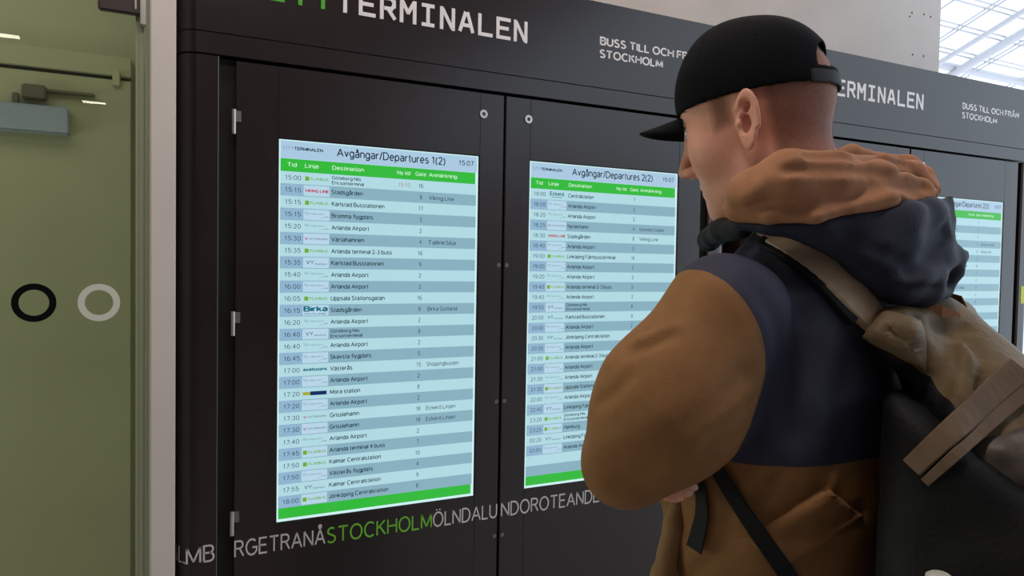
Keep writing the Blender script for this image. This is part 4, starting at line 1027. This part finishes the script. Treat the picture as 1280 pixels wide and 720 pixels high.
# ---------------------------------------------------------------- backpack
BO = T(-.24, 0, -.30); PAX = np.array([TF, TL, TZ])
bag = thing('backpack', 'olive brown and black backpack on the back of the man', 'backpack', tuple(to_world(ORI)), -YAW)
def pack_body(p):
    q = (p-T(-.225, .0, -.36))@PAX.T
    d = box(p, T(-.225, .0, -.36), (.095, .15, .25), .05, PAX)
    return smax(d+vnoise(p, 10)*.014+vnoise(p, 26)*.006, (q[..., 2]-.10)+1.0*(-q[..., 0]-.03)*.7, .03)
def pack_lid0(p):
    # soft top that slopes away from the back and laps over the sides
    d = pchain(p, [(1122, 412, .86, .030), (1160, 405, .91, .034), (1188, 400, .96, .030)], .02)
    d = smin(d, pchain(p, [(1098, 418, .835, .014), (1125, 430, .84, .026), (1150, 452, .84, .022)], .01), .03)
    d = smin(d, pchain(p, [(1180, 470, .86, .040), (1205, 462, .89, .050), (1228, 462, .93, .038)], .02), .04)
    d = smin(d, pchain(p, [(1190, 530, .82, .035), (1245, 520, .84, .055), (1290, 512, .90, .05)], .02), .05)
    d = smin(d, pchain(p, [(1240, 580, .80, .04), (1310, 560, .84, .06), (1370, 545, .92, .05)], .02), .05)
    return d-.006*(1-np.abs(vnoise(p, 13))*5)*.6+np.abs(vnoise(p+2, 30))*.007
pack_lid = folded(pack_lid0, [([(1148, 396), (1154, 420), (1158, 448), (1157, 470)], .016, .008), ([(1156, 470), (1152, 500), (1158, 535)], .010, .008), 
 ([(1112, 415), (1128, 425), (1140, 440)], .007, .005), ([(1196, 420), (1186, 450), (1176, 500), (1172, 530)], .006, .010), ([(1200, 430), (1216, 470), (1214, 500)], -.006, .009), ([(1212, 425), (1228, 455), (1222, 490)], .007, .007),
 ([(1170, 405), (1190, 412), (1206, 410)], .012, .007), ([(1165, 540), (1185, 510), (1200, 480)], -.004, .010)])
def pack_all(p): return smin(pack_body(p), pack_lid(p), .05)
sculpt('main_bag', pack_body, axis((.34, .84, .006)), axis((.60, 1.12, .006)), axis((.90, 1.50, .006)), [M_packb], bag, ORI, label='black main compartment')
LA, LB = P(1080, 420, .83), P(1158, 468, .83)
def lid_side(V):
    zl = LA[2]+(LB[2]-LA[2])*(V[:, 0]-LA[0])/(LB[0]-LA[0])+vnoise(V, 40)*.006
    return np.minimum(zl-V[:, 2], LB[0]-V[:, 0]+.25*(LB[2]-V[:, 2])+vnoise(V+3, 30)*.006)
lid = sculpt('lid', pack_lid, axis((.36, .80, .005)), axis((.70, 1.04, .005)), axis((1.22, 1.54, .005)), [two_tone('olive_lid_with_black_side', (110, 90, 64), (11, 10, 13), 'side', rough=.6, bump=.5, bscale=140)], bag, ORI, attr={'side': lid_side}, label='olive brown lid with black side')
patch('side_flap', pack_all, [(1084, 420), (1108, 396), (1143, 404), (1156, 466)], .004, .004, M_pack, bag, ORI, bulge=.005, label='olive side flap')
a_, n_ = on(pack_all, [(1143, 583), (1180, 548), (1215, 512), (1248, 482), (1272, 464)], .005)
strip('lid_band', a_, n_, [.021, .023, .025, .027, .028], .0035, M_band, bag, ORI, label='tan diagonal band')
a_, n_ = on(pack_all, [(1158, 602), (1192, 570), (1228, 536), (1262, 506), (1285, 488)], .004)
strip('lid_band', a_, n_, [.009, .011, .013, .015, .015], .003, M_band, bag, ORI)
def skin_or_hood(p): return np.minimum(jacket(p), hood_shell(p))
def under(p): return np.minimum(jacket(p), hood_shell(p)+.006)
a_, n_ = on(under, [(915, 296), (942, 288), (972, 299), (1005, 322), (1040, 352), (1070, 380), (1092, 404)], .002)
strip('shoulder_strap', a_, n_, [.030, .034, .038, .042, .042, .042, .036], .009, M_strap, bag, ORI, label='taupe shoulder strap')
a_, n_ = on(jacket, [(905, 302), (930, 295), (955, 305), (988, 327), (1025, 360), (1062, 402)], .002)
strip('strap_edging', a_, n_, [.014]*6, .008, M_web, bag, ORI, label='black strap edging')
a_, n_ = on(trunk, [(874, 545), (888, 568), (905, 598), (925, 630), (950, 668), (980, 712), (1000, 745)], .003)
strip('side_webbing', a_, n_, [.016, .017, .018, .019, .02, .02], .003, M_web, bag, ORI, label='black side webbing')
# grab handle: a standing loop of webbing at the top
mb = MB(); 
hp = [P(1148, 394, .87), P(1176, 392, .865), P(1198, 402, .87), P(1207, 394, .89), P(1200, 380, .91), P(1178, 374, .93)]
hp = [h-ORI for h in hp]; v = []; f = []
for i, h in enumerate(hp):
    for dz, dn in ((0, 0), (.022, 0), (.022, .003), (0, .003)): v.append(h+np.array([0, -dn, dz-.012]))
for i in range(len(hp)-1):
    for j in range(4): f.append((i*4+j, i*4+(j+1) % 4, (i+1)*4+(j+1) % 4, (i+1)*4+j))
mb.add(v, f, M_line); mb.build('grab_handle', bag, label='brown grab handle')
def crump(p):
    d = pchain(p, [(1245, 575, .78, .03), (1290, 585, .78, .045), (1330, 600, .8, .05)], .02)
    return d+vnoise(p, 24)*.022+vnoise(p+1, 50)*.008
sculpt('side_pocket', crump, axis((.44, .66, .004)), axis((.70, .88, .004)), axis((1.22, 1.38, .004)), [M_crump], bag, ORI, label='grey brown crumpled pocket')
# bottle in the side pocket, only its white cap reaching into view
bt = P(1174, 727, .70)
M_bcap = mat('white_cap_plastic', (190, 186, 176), rough=.5); M_bot = mat('dark_bottle', (30, 30, 34), rough=.4)
btl = thing('water_bottle', 'small white bottle cap at the bottom edge, against the black backpack side', 'bottle', tuple(to_world(bt-TZ*.2)), -YAW)
def lathe(name, prof, m, root):
    mb = MB(); n = 28; v = [(r*math.cos(a), r*math.sin(a), z) for r, z in prof for a in np.linspace(0, 2*math.pi, n, endpoint=False)]
    mb.add(v, [(i*n+j, i*n+(j+1) % n, (i+1)*n+(j+1) % n, (i+1)*n+j) for i in range(len(prof)-1) for j in range(n)]+[tuple(range(n)), tuple(range((len(prof)-1)*n, len(prof)*n))], m, True)
    return mb.build(name, root)
lathe('flask', [(.028, 0), (.030, .005), (.030, .15), (.024, .17), (.012, .182), (.012, .19)], M_bot, btl)
lathe('cap', [(.0125, .184), (.0125, .2), (.0115, .2055), (.008, .208)], M_bcap, btl)
